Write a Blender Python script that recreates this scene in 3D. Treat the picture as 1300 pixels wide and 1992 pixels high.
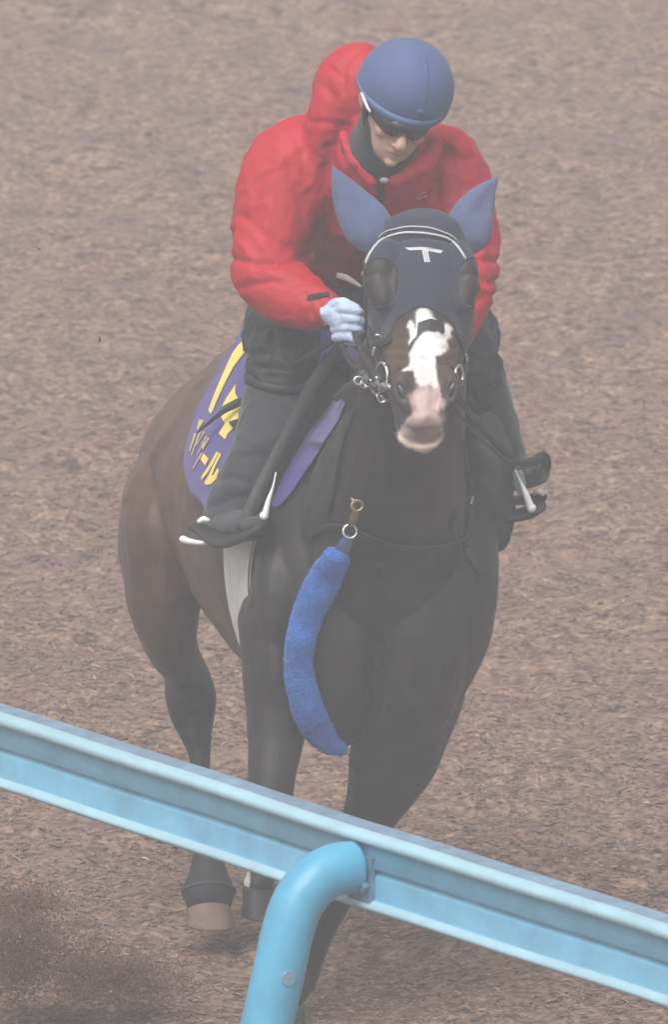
import bpy, bmesh, math, random
import numpy as np
from mathutils import Vector, Matrix
from mathutils.bvhtree import BVHTree
from mathutils.geometry import tessellate_polygon

random.seed(7)
RNG = np.random.default_rng(11)
sc = bpy.context.scene
for o in list(bpy.data.objects):
    bpy.data.objects.remove(o)

# ------------------------------------------------------------------ camera
PITCH = math.radians(11.0)
DIST = 30.0
FPX = 24000.0                      # focal length in photo pixels (photo 1300 x 1992)
sp, cp = math.sin(PITCH), math.cos(PITCH)
_dv = 1965 - 996
_t = (0.35 + DIST * cp) / (FPX * cp - _dv * sp)
ZT = -DIST * sp + _t * (FPX * sp + _dv * cp)      # the ground is z = 0
CAM = Vector((0, -DIST * cp, ZT + DIST * sp))
cam_d = bpy.data.cameras.new('camera')
cam = bpy.data.objects.new('camera', cam_d)
sc.collection.objects.link(cam)
cam.location = CAM
cam.rotation_euler = (math.radians(90) - PITCH, 0, 0)
cam_d.sensor_fit = 'HORIZONTAL'
cam_d.sensor_width = 36.0
cam_d.lens = FPX / 1300 * 36.0
cam_d.clip_start = 0.5
cam_d.clip_end = 2000
cam_d.dof.use_dof = True
cam_d.dof.focus_distance = 29.7
cam_d.dof.aperture_fstop = 20.0
sc.camera = cam

# ------------------------------------------------------------------ world, sun, exposure
SUN_EL, SUN_AZ = 58.0, 200.0
w = bpy.data.worlds.new('World')
sc.world = w
w.use_nodes = True
nt = w.node_tree
bg = nt.nodes['Background']
sky = nt.nodes.new('ShaderNodeTexSky')
sky.sky_type = 'NISHITA'
sky.sun_disc = False
sky.sun_elevation = math.radians(SUN_EL)
sky.sun_rotation = math.radians(SUN_AZ)
sky.air_density = 1.0
sky.dust_density = 6.0
sky.ozone_density = 1.0
hs = nt.nodes.new('ShaderNodeHueSaturation')          # an overcast sky is almost grey
hs.inputs['Saturation'].default_value = 0.22
nt.links.new(sky.outputs[0], hs.inputs['Color'])
nt.links.new(hs.outputs[0], bg.inputs['Color'])
bg.inputs['Strength'].default_value = 0.12
sun_d = bpy.data.lights.new('sun', 'SUN')
sun_d.energy = 1.2
sun_d.angle = math.radians(40)
sun_d.color = (1.0, 0.97, 0.93)
sun = bpy.data.objects.new('sun', sun_d)
sc.collection.objects.link(sun)
_az, _el = math.radians(SUN_AZ), math.radians(SUN_EL)
_sd = Vector((math.sin(_az) * math.cos(_el), math.cos(_az) * math.cos(_el), math.sin(_el)))
sun.rotation_euler = (-_sd).to_track_quat('-Z', 'Y').to_euler()
sun.location = (0, 0, 20)
sc.view_settings.view_transform = 'Standard'
sc.view_settings.look = 'None'
sc.view_settings.gamma = 1.0
sc.view_settings.exposure = 0.50
sc.view_settings.use_curve_mapping = False
sc.render.engine = 'CYCLES'
sc.cycles.use_denoising = True
sc.cycles.max_bounces = 6
sc.cycles.volume_bounces = 1
HAZE = 0.0062

# ------------------------------------------------------------------ helpers
X, Y, Z = Vector((1, 0, 0)), Vector((0, 1, 0)), Vector((0, 0, 1))

def at(u, v, y):
    """point at depth y that a photo pixel sees (survey of the place)"""
    du, dv = u - 650, v - 996
    dx, dy, dz = du, FPX * cp - dv * sp, -FPX * sp - dv * cp
    t = (y - CAM.y) / dy
    return Vector((dx * t, y, CAM.z + dz * t))

def proj(P):
    """world points -> photo pixels (n,2)"""
    P = np.asarray(P, float)
    d = P - np.array(CAM)
    f = d[:, 1] * cp - d[:, 2] * sp
    up = d[:, 1] * sp + d[:, 2] * cp
    return np.stack([650 + FPX * d[:, 0] / f, 996 - FPX * up / f], 1)

def ray(u, v, bvh, off=0.0):
    d = (at(u, v, 0) - CAM).normalized()
    h, n, i, t = bvh.ray_cast(CAM, d)
    if h is None:
        return None, None
    if n.dot(d) > 0:
        n = -n
    return h + n * off, n

PX = 1 / 800.0

def catmull(K, sub):
    K = np.asarray(K, float)
    if len(K) < 3 or sub <= 1:
        return K
    P = np.vstack([2 * K[0] - K[1], K, 2 * K[-1] - K[-2]])
    out = []
    for i in range(1, len(P) - 2):
        for j in range(sub):
            t = j / sub
            a, b, c, d = P[i - 1], P[i], P[i + 1], P[i + 2]
            out.append(0.5 * (2 * b + (c - a) * t + (2 * a - 5 * b + 4 * c - d) * t * t + (3 * b - a - 3 * c + d) * t ** 3))
    out.append(K[-1])
    return np.array(out)

class G:
    """collects closed shapes into one vertex / face list"""
    def __init__(s):
        s.v, s.f = [], []
    def add(s, v, f):
        n = len(s.v)
        s.v += [tuple(p) for p in v]
        s.f += [tuple(i + n for i in q) for q in f]
        return s
    def rings(s, rings, caps=True, close=True):
        m = len(rings[0]); v = []; f = []
        for r in rings:
            v += [tuple(p) for p in r]
        for i in range(len(rings) - 1):
            for j in range(m if close else m - 1):
                k = (j + 1) % m
                f.append((i * m + j, i * m + k, (i + 1) * m + k, (i + 1) * m + j))
        if caps:
            a = len(v); v.append(tuple(np.mean([list(p) for p in rings[0]], 0)))
            b = len(v); v.append(tuple(np.mean([list(p) for p in rings[-1]], 0)))
            L = (len(rings) - 1) * m
            for j in range(m):
                k = (j + 1) % m
                f.append((a, k, j)); f.append((b, L + j, L + k))
        return s.add(v, f)
    def tube(s, P, ra, rb=None, ref=Y, n=14, sub=4, round_caps=True):
        """tapered tube: P points, ra radii sideways, rb radii along ref"""
        P = [list(p) for p in P]
        if np.isscalar(ra): ra = [ra] * len(P)
        if rb is None: rb = ra
        if np.isscalar(rb): rb = [rb] * len(P)
        K = catmull(np.hstack([np.array(P), np.array(ra, float)[:, None], np.array(rb, float)[:, None]]), sub)
        C = K[:, :3]; A = np.abs(K[:, 3]); B = np.abs(K[:, 4])
        T = np.gradient(C, axis=0)
        rings = []
        def frame(t):
            t = Vector(t).normalized()
            S = t.cross(Vector(ref))
            if S.length < 1e-4: S = t.cross(Z)
            S.normalize(); D = S.cross(t).normalized()
            return t, S, D
        def ring(c, a, b, t):
            _, S, D = frame(t)
            return [Vector(c) + S * (a * math.cos(x)) + D * (b * math.sin(x)) for x in np.linspace(0, 2 * math.pi, n, endpoint=False)]
        if round_caps:
            t0 = Vector(T[0]).normalized(); r0 = min(A[0], B[0])
            for h in (0.92, 0.6):
                k = math.sqrt(1 - h * h)
                rings.append(ring(Vector(C[0]) - t0 * r0 * h, A[0] * k, B[0] * k, T[0]))
        for i in range(len(C)):
            rings.append(ring(C[i], A[i], B[i], T[i]))
        if round_caps:
            t1 = Vector(T[-1]).normalized(); r1 = min(A[-1], B[-1])
            for h in (0.6, 0.92):
                k = math.sqrt(1 - h * h)
                rings.append(ring(Vector(C[-1]) + t1 * r1 * h, A[-1] * k, B[-1] * k, T[-1]))
        return s.rings(rings)
    def limb(s, keys, ref=Y, n=16, sub=4):
        """keys (u, v, y, side radius px [, depth radius px])"""
        return s.tube([at(k[0], k[1], k[2]) for k in keys], [k[3] * PX for k in keys],
                      [(k[4] if len(k) > 4 else k[3]) * PX for k in keys], ref, n, sub)
    def ball(s, c, rx, ry=None, rz=None, M=None, nu=16, nv=10):
        ry = ry or rx; rz = rz or rx
        rings = []
        for i in range(1, nv):
            th = math.pi * i / nv
            r = []
            for j in range(nu):
                ph = 2 * math.pi * j / nu
                p = Vector((rx * math.sin(th) * math.cos(ph), ry * math.sin(th) * math.sin(ph), rz * math.cos(th)))
                if M: p = M @ p
                r.append(Vector(c) + p)
            rings.append(r)
        return s.rings(rings)
    def torus(s, c, R, r, axis=Z, sx=1.0, n=20, m=8, a0=0, a1=2 * math.pi):
        ax = Vector(axis).normalized()
        q = Z.rotation_difference(ax)
        full = abs(a1 - a0 - 2 * math.pi) < 1e-6
        pts = [Vector(c) + q @ Vector((R * sx * math.cos(a), R * math.sin(a), 0)) for a in np.linspace(a0, a1, n + 1)]
        return s.tube(pts, r, r, ref=ax, n=m, sub=1, round_caps=not full)

def raw(v, f):
    me = bpy.data.meshes.new('m')
    me.from_pydata([tuple(p) for p in v], [], [tuple(q) for q in f])
    me.update()
    return me

def link(name, me, mat=None, parent=None, smooth=True):
    me.name = name
    o = bpy.data.objects.new(name, me)
    sc.collection.objects.link(o)
    if mat:
        for m in (mat if isinstance(mat, (list, tuple)) else [mat]):
            me.materials.append(m)
    if smooth:
        me.polygons.foreach_set('use_smooth', np.ones(len(me.polygons), bool))
    if parent is not None:
        o.parent = parent
        if parent.type == 'EMPTY':
            o.matrix_parent_inverse = Matrix.Translation(-parent.location)
    return o

def tag(o, label=None, cat=None, group=None, kind=None):
    if label: o['label'] = label
    if cat: o['category'] = cat
    if group: o['group'] = group
    if kind: o['kind'] = kind
    return o

def thing(name, loc, label, cat, group=None):
    o = bpy.data.objects.new(name, None)
    o.empty_display_size = 0.1
    o.location = loc
    sc.collection.objects.link(o)
    return tag(o, label, cat, group)

def put(name, g, mat, parent=None, smooth=True):
    return link(name, raw(g.v, g.f), mat, parent, smooth)

def co_of(me):
    a = np.empty(len(me.vertices) * 3); me.vertices.foreach_get('co', a); return a.reshape(-1, 3)

def no_of(me):
    a = np.empty(len(me.vertices) * 3)
    me.vertex_normals.foreach_get('vector', a)
    return a.reshape(-1, 3)

def set_co(me, P):
    me.vertices.foreach_set('co', np.ascontiguousarray(P, float).ravel()); me.update()

def relax(me, it, lam=0.55):
    """taubin smoothing (keeps volume)"""
    P = co_of(me); n = len(P)
    e = np.empty(len(me.edges) * 2, int); me.edges.foreach_get('vertices', e); e = e.reshape(-1, 2)
    deg = np.maximum(np.bincount(e.ravel(), minlength=n), 1)[:, None]
    for k in range(it):
        for l in (lam, -lam * 0.94):
            S = np.stack([np.bincount(e[:, 0], P[e[:, 1], a], n) + np.bincount(e[:, 1], P[e[:, 0], a], n) for a in range(3)], 1)
            P = P + l * (S / deg - P)
    set_co(me, P)

def fuse(g, voxel, it=12):
    """one continuous skin over the overlapping closed shapes"""
    me = raw(g.v, g.f)
    o = bpy.data.objects.new('tmp', me); sc.collection.objects.link(o)
    m = o.modifiers.new('r', 'REMESH'); m.mode = 'VOXEL'; m.voxel_size = voxel; m.adaptivity = 0
    dg = bpy.context.evaluated_depsgraph_get()
    out = bpy.data.meshes.new_from_object(o.evaluated_get(dg))
    bpy.data.objects.remove(o); bpy.data.meshes.remove(me)
    relax(out, it)
    return out

def bvh_of(me):
    P = co_of(me)
    return BVHTree.FromPolygons([tuple(p) for p in P], [tuple(q.vertices) for q in me.polygons])

def _hash(ix, iy, iz, seed):
    h = (ix * 374761393 + iy * 668265263 + iz * 2147483647 + seed * 974711) & 0xffffffff
    h = ((h ^ (h >> 13)) * 1274126177) & 0xffffffff
    return ((h ^ (h >> 16)) & 0xffff) / 65535.0

def vnoise(P, scale, seed=0):
    Q = np.asarray(P, float) / scale
    i = np.floor(Q).astype(np.int64); f = Q - i; f = f * f * (3 - 2 * f)
    r = 0
    for dx in (0, 1):
        for dy in (0, 1):
            for dz in (0, 1):
                wgt = (f[:, 0] if dx else 1 - f[:, 0]) * (f[:, 1] if dy else 1 - f[:, 1]) * (f[:, 2] if dz else 1 - f[:, 2])
                r = r + wgt * _hash(i[:, 0] + dx, i[:, 1] + dy, i[:, 2] + dz, seed)
    return r * 2 - 1

def fbm(P, scale, seed=0, octv=3):
    return sum(vnoise(P, scale / 2 ** k, seed + k) * 0.5 ** k for k in range(octv))

def set_col(me, C):
    a = me.color_attributes.new('tint', 'FLOAT_COLOR', 'POINT')
    a.data.foreach_set('color', np.hstack([C, np.ones((len(C), 1))]).astype(np.float32).ravel())

def inpoly(UV, poly):
    x, y = UV[:, 0], UV[:, 1]; r = np.zeros(len(UV), bool)
    p = np.array(poly, float); q = np.roll(p, -1, 0)
    for (x0, y0), (x1, y1) in zip(p, q):
        if y0 == y1: continue
        c = (y0 > y) != (y1 > y)
        r ^= c & (x < (x1 - x0) * (y - y0) / (y1 - y0) + x0)
    return r

def segdist(UV, pts):
    d = np.full(len(UV), 1e9)
    p = np.array(pts, float)
    for a, b in zip(p[:-1], p[1:]):
        ab = b - a; t = np.clip(((UV - a) @ ab) / max(ab @ ab, 1e-9), 0, 1)
        d = np.minimum(d, np.hypot(*(UV - a - t[:, None] * ab).T))
    return d

def decal(pts, bvh, off=0.003, sub=2, thick=0.0015):
    """print / applique laid on a surface; outline given as surveyed points"""
    P = []
    for i, a in enumerate(pts):
        b = pts[(i + 1) % len(pts)]
        n = max(1, int(math.hypot(b[0] - a[0], b[1] - a[1]) / 8))
        P += [(a[0] + (b[0] - a[0]) * k / n, a[1] + (b[1] - a[1]) * k / n) for k in range(n)]
    tri = tessellate_polygon([[Vector((p[0], p[1], 0)) for p in P]])
    bm = bmesh.new()
    vs = [bm.verts.new((p[0], p[1], 0)) for p in P]
    for t in tri:
        try: bm.faces.new([vs[i] for i in t])
        except ValueError: pass
    for _ in range(sub):
        bmesh.ops.subdivide_edges(bm, edges=[e for e in bm.edges if e.calc_length() > 9], cuts=1, use_grid_fill=False)
        bmesh.ops.triangulate(bm, faces=bm.faces[:])
    last = None; bad = []
    for v in bm.verts:
        h, n = ray(v.co.x, v.co.y, bvh, off)
        if h is None: bad.append(v); continue
        v.co = h; last = h
    bmesh.ops.delete(bm, geom=bad, context='VERTS')
    bmesh.ops.recalc_face_normals(bm, faces=bm.faces[:])
    if bm.faces:
        s = sum(((CAM - f.calc_center_median()).dot(f.normal)) for f in bm.faces)
        if s < 0: bmesh.ops.reverse_faces(bm, faces=bm.faces[:])
    me = bpy.data.meshes.new('d'); bm.to_mesh(me); bm.free()
    return me

def ribbon(P, N, wid, th, sub=3):
    """flat strap along P (points) with face normals N"""
    K = catmull(np.hstack([np.array([list(p) for p in P]), np.array([list(n) for n in N])]), sub)
    C = K[:, :3]; T = np.gradient(C, axis=0); rings = []
    W = np.interp(np.linspace(0, 1, len(C)), np.linspace(0, 1, len(wid)), wid) if not np.isscalar(wid) else [wid] * len(C)
    for c, t, n, ww in zip(C, T, K[:, 3:], W):
        t = Vector(t).normalized(); n = Vector(n).normalized(); s = t.cross(n).normalized(); n = s.cross(t)
        c = Vector(c); a = s * ww / 2; b = n * th / 2
        rings.append([c - a - b * .6, c - a * .92 - b, c + a * .92 - b, c + a - b * .6, c + a + b * .6, c + a * .92 + b, c - a * .92 + b, c - a + b * .6])
    return G().rings(rings)

def strap(uv, bvh, wid, th=0.004, off=0.004):
    P, N = [], []
    for q in uv:
        h, n = ray(q[0], q[1], bvh, off)
        if h is None:
            continue
        P.append(h); N.append(n)
    return ribbon(P, N, wid, th)

# ------------------------------------------------------------------ materials
def mat(name, col, rough=0.7, bump=0.0, bscale=60.0, var=0.0, vscale=12.0, spec=0.5, metal=0.0, sheen=0.0, attr=False, detail=4.0, stretch=None, coat=0.0):
    m = bpy.data.materials.new(name); m.use_nodes = True
    n = m.node_tree.nodes; L = m.node_tree.links
    b = n['Principled BSDF']
    b.inputs['Base Color'].default_value = (*col, 1)
    b.inputs['Roughness'].default_value = rough
    b.inputs['Metallic'].default_value = metal
    b.inputs['Specular IOR Level'].default_value = spec
    if sheen:
        b.inputs['Sheen Weight'].default_value = sheen
        b.inputs['Sheen Roughness'].default_value = 0.5
    if coat:
        b.inputs['Coat Weight'].default_value = coat
        b.inputs['Coat Roughness'].default_value = 0.15
    tc = n.new('ShaderNodeTexCoord')
    mp = n.new('ShaderNodeMapping')
    L.new(tc.outputs['Object'], mp.inputs[0])
    if stretch: mp.inputs['Scale'].default_value = stretch
    src = None
    if attr:
        a = n.new('ShaderNodeVertexColor'); a.layer_name = 'tint'; src = a.outputs[0]
    if var:
        t = n.new('ShaderNodeTexNoise'); t.inputs['Scale'].default_value = vscale; t.inputs['Detail'].default_value = detail
        t.inputs['Roughness'].default_value = 0.65
        L.new(mp.outputs[0], t.inputs['Vector'])
        mx = n.new('ShaderNodeMix'); mx.data_type = 'RGBA'; mx.blend_type = 'MULTIPLY'; mx.inputs[0].default_value = 1.0
        r = n.new('ShaderNodeMapRange')
        r.inputs[1].default_value = 0.3; r.inputs[2].default_value = 0.7
        r.inputs[3].default_value = 1 - var; r.inputs[4].default_value = 1 + var
        L.new(t.outputs[0], r.inputs[0])
        if src: L.new(src, mx.inputs[6])
        else: mx.inputs[6].default_value = (*col, 1)
        L.new(r.outputs[0], mx.inputs[7])
        src = mx.outputs[2]
    if src: L.new(src, b.inputs['Base Color'])
    if bump:
        t2 = n.new('ShaderNodeTexNoise'); t2.inputs['Scale'].default_value = bscale; t2.inputs['Detail'].default_value = 3
        L.new(mp.outputs[0], t2.inputs['Vector'])
        bp = n.new('ShaderNodeBump'); bp.inputs['Strength'].default_value = bump; bp.inputs['Distance'].default_value = 0.01
        L.new(t2.outputs[0], bp.inputs['Height']); L.new(bp.outputs[0], b.inputs['Normal'])
    return m

M = {}
M['coat'] = mat('horse coat', (.03, .02, .015), (.48), .16, 240, .26, 16, spec=.32, attr=True, sheen=.05)
M['hair'] = mat('black hair', (.012, .011, .011), .6, .3, 150)
M['hoof_tan'] = mat('tan hoof horn', (.20, .135, .098), .75, .2, 60, .25, 30)
M['hoof_dark'] = mat('dark hoof horn', (.02, .018, .018), .6, .2, 60)
M['eye'] = mat('eye', (.006, .004, .003), .08, spec=.7)
M['navy'] = mat('navy knit', (.021, .025, .048), .85, .35, 420, .12, 60, sheen=.15)
M['earblue'] = mat('slate blue knit', (.085, .110, .215), .88, .35, 420, .14, 30, sheen=.15)
M['silver'] = mat('silver braid', (.55, .55, .56), .5, .2, 300)
M['steel'] = mat('polished steel', (.62, .62, .62), .32, metal=1.0)
M['brass'] = mat('brass', (.42, .34, .19), .45, metal=1.0)
M['leather'] = mat('black leather', (.016, .015, .017), .55, .2, 120, .2, 20)
M['leather_grey'] = mat('worn grey leather', (.06, .06, .062), .6, .2, 120, .2, 20)
M['helmet'] = mat('blue helmet cover', (.062, .098, .225), .72, .12, 260, .10, 10, sheen=.1)
M['jacket'] = mat('red nylon', (.43, .010, .022), .58, .45, 26, .08, 9, spec=.3)
M['trousers'] = mat('black nylon', (.022, .023, .026), .55, .12, 80, .12, 12, spec=.4)
M['boot'] = mat('black suede boot', (.030, .032, .037), .85, .25, 160, .25, 14, sheen=.25)
M['rubber'] = mat('black rubber', (.015, .015, .016), .7)
M['glove'] = mat('pale blue glove', (.50, .61, .82), .8, .25, 260, .08, 40)
M['skin'] = mat('skin', (.45, .26, .19), .5, .08, 200, .06, 30)
M['lens'] = mat('dark lens', (.01, .009, .009), .12, spec=.6)
M['knit'] = mat('black fleece', (.014, .015, .018), .95, .4, 260, sheen=.2)
M['purple'] = mat('purple cloth', (.074, .049, .235), .85, .25, 380, .12, 14, sheen=.2)
M['yellow'] = mat('yellow print', (.86, .68, .16), .8, .1, 300, .06, 20)
M['yellow_pale'] = mat('worn yellow print', (.55, .45, .22), .8, .1, 300, .15, 60)
M['white'] = mat('white paint', (.78, .78, .78), .4)
M['white_web'] = mat('white webbing', (.72, .74, .70), .8, .3, 240, .10, 30)
M['blue_web'] = mat('blue webbing', (.06, .12, .25), .75, .3, 240)
M['fleece'] = mat('royal blue sheepskin', (.027, .145, .49), .95, .6, 160, .22, 60, sheen=.35)
M['grey_tab'] = mat('grey tab', (.22, .22, .21), .7, .2, 200)

# ------------------------------------------------------------------ ground
def tensor(lo, hi, step, far):
    a = list(np.arange(lo, hi + 1e-6, step)); s = step; l = lo; h = hi
    L, R = [], []
    while h < far:
        s *= 1.6; h += s; R.append(min(h, far)); l -= s; L.append(max(l, -far))
    return np.array(L[::-1] + a + R)

gx = tensor(-2.3, 2.3, 0.024, 190)
gy = tensor(-5.0, 18.0, 0.03, 190)
GX, GY = np.meshgrid(gx, gy)
gp = np.stack([GX.ravel(), GY.ravel(), np.zeros(GX.size)], 1)
near = np.clip(1 - np.maximum(np.abs(gp[:, 0]) - 2.2, 0) / 2, 0, 1) * np.clip(1 - np.maximum(np.abs(gp[:, 1] - 6.5) - 11.4, 0) / 3, 0, 1)

def relief(P):
    """churned surface of the track"""
    q = np.stack([P[:, 0], P[:, 1], np.zeros(len(P))], 1)
    b = 0.030 * fbm(q, 0.42, 3, 2) + 0.015 * np.abs(fbm(q, 0.16, 9, 2)) + 0.008 * fbm(q, 0.06, 21, 2)
    return b
gp[:, 2] = relief(gp) * near - 0.012
nx, ny = len(gx), len(gy)
idx = np.arange(nx * ny).reshape(ny, nx)
gf = np.stack([idx[:-1, :-1], idx[:-1, 1:], idx[1:, 1:], idx[1:, :-1]], -1).reshape(-1, 4)
me = bpy.data.meshes.new('ground')
me.vertices.add(len(gp)); me.vertices.foreach_set('co', gp.ravel())
me.loops.add(gf.size); me.loops.foreach_set('vertex_index', gf.ravel())
me.polygons.add(len(gf)); me.polygons.foreach_set('loop_start', np.arange(0, gf.size, 4)); me.polygons.foreach_set('loop_total', np.full(len(gf), 4))
me.update(); me.validate()

def ground_mat():
    m = bpy.data.materials.new('woodchip track'); m.use_nodes = True
    n = m.node_tree.nodes; L = m.node_tree.links; b = n['Principled BSDF']
    b.inputs['Roughness'].default_value = 0.95; b.inputs['Specular IOR Level'].default_value = 0.15
    tc = n.new('ShaderNodeTexCoord')
    def noise(s, d, sc3=(1, 1, 1)):
        mp = n.new('ShaderNodeMapping'); mp.inputs['Scale'].default_value = sc3
        L.new(tc.outputs['Object'], mp.inputs[0])
        t = n.new('ShaderNodeTexNoise'); t.inputs['Scale'].default_value = s; t.inputs['Detail'].default_value = d; t.inputs['Roughness'].default_value = .62
        L.new(mp.outputs[0], t.inputs['Vector']); return t.outputs[0]
    def ramp(src, stops):
        r = n.new('ShaderNodeValToRGB'); e = r.color_ramp.elements
        e[0].position, e[0].color = stops[0][0], (*stops[0][1], 1)
        e[1].position, e[1].color = stops[-1][0], (*stops[-1][1], 1)
        for p, c in stops[1:-1]:
            x = e.new(p); x.color = (*c, 1)
        L.new(src, r.inputs[0]); return r.outputs[0]
    def mix(kind, f, a, c):
        x = n.new('ShaderNodeMix'); x.data_type = 'RGBA'; x.blend_type = kind
        if isinstance(f, float): x.inputs[0].default_value = f
        else: L.new(f, x.inputs[0])
        L.new(a, x.inputs[6]); L.new(c, x.inputs[7]); return x.outputs[2]
    fine = ramp(noise(40, 8), [(.30, (0.072, 0.044, 0.032)), (.46, (0.202, 0.129, 0.095)), (.58, (0.297, 0.199, 0.146)), (.72, (0.467, 0.333, 0.256))])
    plum = ramp(noise(50, 6), [(.30, (0.077, 0.045, 0.044)), (.5, (0.182, 0.114, 0.108)), (.7, (0.304, 0.201, 0.187))])
    patch = ramp(noise(2.6, 4, (1.0, .55, 1)), [(.52, (0, 0, 0)), (.66, (.85, .85, .85))])
    col = mix('MIX', patch, fine, plum)
    dk = ramp(noise(15, 5), [(.36, (.46, .44, .44)), (.47, (.95, .95, .95)), (.70, (1.22, 1.2, 1.17))])
    col = mix('MULTIPLY', 1.0, col, dk)
    L.new(col, b.inputs['Base Color'])
    bp = n.new('ShaderNodeBump'); bp.inputs['Strength'].default_value = .55; bp.inputs['Distance'].default_value = .02
    L.new(noise(70, 5), bp.inputs['Height']); L.new(bp.outputs[0], b.inputs['Normal'])
    return m
tag(link('ground', me, ground_mat()), kind='structure')

def chips(P, Lh, Wd, yaw, pitch, tint, name, matl):
    """P (n,3) slivers of wood with a triangular section, bent in the middle"""
    n = len(P)
    d = np.stack([np.cos(yaw) * np.cos(pitch), np.sin(yaw) * np.cos(pitch), np.sin(pitch)], 1)
    s = np.stack([-np.sin(yaw), np.cos(yaw), np.zeros(n)], 1)
    u = np.cross(d, s)
    bend = RNG.uniform(-.25, .35, n) * Lh
    V = np.empty((n, 9, 3))
    for k, (t, ww) in enumerate(((-1, .55), (0, 1.0), (1, .5))):
        c = P + d * (t * Lh[:, None]) + u * ((bend if t == 0 else 0 * bend)[:, None]) + s * (RNG.uniform(-.2, .2, n) * Lh * (t != 0))[:, None]
        V[:, k * 3 + 0] = c + s * (Wd * ww)[:, None] - u * (Wd * .3 * ww)[:, None]
        V[:, k * 3 + 1] = c - s * (Wd * ww)[:, None] - u * (Wd * .3 * ww)[:, None]
        V[:, k * 3 + 2] = c + u * (Wd * .45 * ww)[:, None]
    q = []
    for k in (0, 1):
        for a in range(3):
            b_ = (a + 1) % 3
            q.append((k * 3 + a, k * 3 + b_, k * 3 + 3 + b_, k * 3 + 3 + a))
    q = np.array(q)
    F = (np.arange(n)[:, None, None] * 9 + q[None]).reshape(-1, 4)
    tri = np.array([(2, 1, 0), (6, 7, 8)])
    T3 = (np.arange(n)[:, None, None] * 9 + tri[None]).reshape(-1, 3)
    me = bpy.data.meshes.new(name)
    me.vertices.add(n * 9); me.vertices.foreach_set('co', V.ravel())
    me.loops.add(F.size + T3.size); me.loops.foreach_set('vertex_index', np.concatenate([F.ravel(), T3.ravel()]))
    me.polygons.add(len(F) + len(T3))
    me.polygons.foreach_set('loop_start', np.concatenate([np.arange(len(F)) * 4, F.size + np.arange(len(T3)) * 3]))
    me.polygons.foreach_set('loop_total', np.concatenate([np.full(len(F), 4), np.full(len(T3), 3)]))
    me.update()
    set_col(me, np.repeat(tint, 9, 0))
    return link(name, me, matl, smooth=False)

M['chip'] = mat('wood chip', (.2, .15, .11), .95, .3, 120, .18, 60, spec=.12, attr=True)
PAL = np.array([(0.279, 0.187, 0.138), (0.235, 0.155, 0.114), (0.187, 0.123, 0.098), (0.338, 0.236, 0.178), (0.129, 0.086, 0.066), (0.446, 0.338, 0.260), (0.213, 0.142, 0.119)])
def palette(n, p):
    t = PAL[RNG.choice(len(PAL), n, p=p)]
    return t * RNG.uniform(.82, 1.18, (n, 1))
NCH = 84000
yy = RNG.beta(1.0, 2.1, NCH) * 17.5 - 1.4
hw = 0.95 + 0.035 * np.maximum(yy, 0) + .25
xx = RNG.uniform(-1, 1, NCH) * hw
Lh = RNG.gamma(2.2, .0026, NCH) + .004
Wd = RNG.uniform(.0018, .0058, NCH)
P = np.stack([xx, yy, np.zeros(NCH)], 1)
P[:, 2] = relief(P) - 0.012 + 0.003
# chips gather in drifts
keep = (fbm(P, .22, 40, 2) + RNG.uniform(-.7, .7, NCH)) > -.25
k = np.where(keep)[0]
pt = palette(NCH, [.36, .27, .13, .11, .045, .01, .075])
tag(chips(P[k], Lh[k], Wd[k], RNG.normal(0, .95, len(k)), RNG.normal(0, .18, len(k)), pt[k], 'woodchips', M['chip']),
    'loose brown woodchips covering the training track', 'woodchips', kind='stuff')

# ------------------------------------------------------------------ guard rail
def solve_y(u, v, z):
    lo, hi = -12.0, 10.0
    for _ in range(60):
        m_ = (lo + hi) / 2
        if at(u, v, m_).z > z: lo = m_
        else: hi = m_
    return lo
RZ = 1.10
pa = at(0, 1364, solve_y(0, 1364, RZ)); pb = at(1300, 1776, solve_y(1300, 1776, RZ))
rdir = (pb - pa); rdir.z = 0; rdir.normalize()
rn = Vector((-rdir.y, rdir.x, 0))
if rn.y > 0: rn = -rn                        # towards the stand side
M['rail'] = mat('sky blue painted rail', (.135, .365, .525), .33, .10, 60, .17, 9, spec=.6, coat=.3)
M['rail_post'] = mat('sky blue painted post', (.08, .345, .53), .38, .10, 60, .13, 9, spec=.5)
M['rail_top'] = mat('weathered blue grey rail top', (.17, .27, .36), .5, .2, 50, .30, 14)
M['galv'] = mat('scuffed bracket', (.12, .24, .34), .5, .2, 60, .3, 20)
M['patch'] = mat('bare grey spot', (.16, .29, .37), .7, .2, 60, .2, 30)
rail = thing('guard_rail', (pa + pb) / 2 - Z * RZ, 'sky blue track rail slanting across in front of the horse', 'rail')
prof = [(-.055, -.004), (-.048, 0), (.004, -.001), (.014, -.003), (.023, -.008), (.028, -.015), (.029, -.022), (.026, -.029), (.019, -.034), (.011, -.038),
        (.009, -.046), (.014, -.088), (.010, -.094), (.002, -.098), (.002, -.105), (.008, -.109), (.0115, -.115),
        (.0105, -.166), (.016, -.171), (.024, -.176), (.030, -.184), (.030, -.191), (.024, -.197), (.008, -.198), (-.048, -.198), (-.055, -.193)]
rings = []
for t in np.linspace(-7.0, 9.0, 140):
    w_ = 0.0015 * math.sin(t * 3.1) + 0.001 * math.sin(t * 7.7)
    c = pa + rdir * t + Z * w_ + rn * (0.058)
    rings.append([c + rn * a + Z * b * .905 for a, b in prof])
g = G().rings(rings)
M['rail_lip'] = mat('rail edge painted highlight', (.33, .53, .62), .28, .06, 40, .10, 7, spec=.6, coat=.3)  # paler blue on both lips: the sky highlight is put into the colour
bm_o = put('rail_beam', g, [M['rail'], M['rail_top'], M['rail_lip']], rail, smooth=False)
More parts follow.
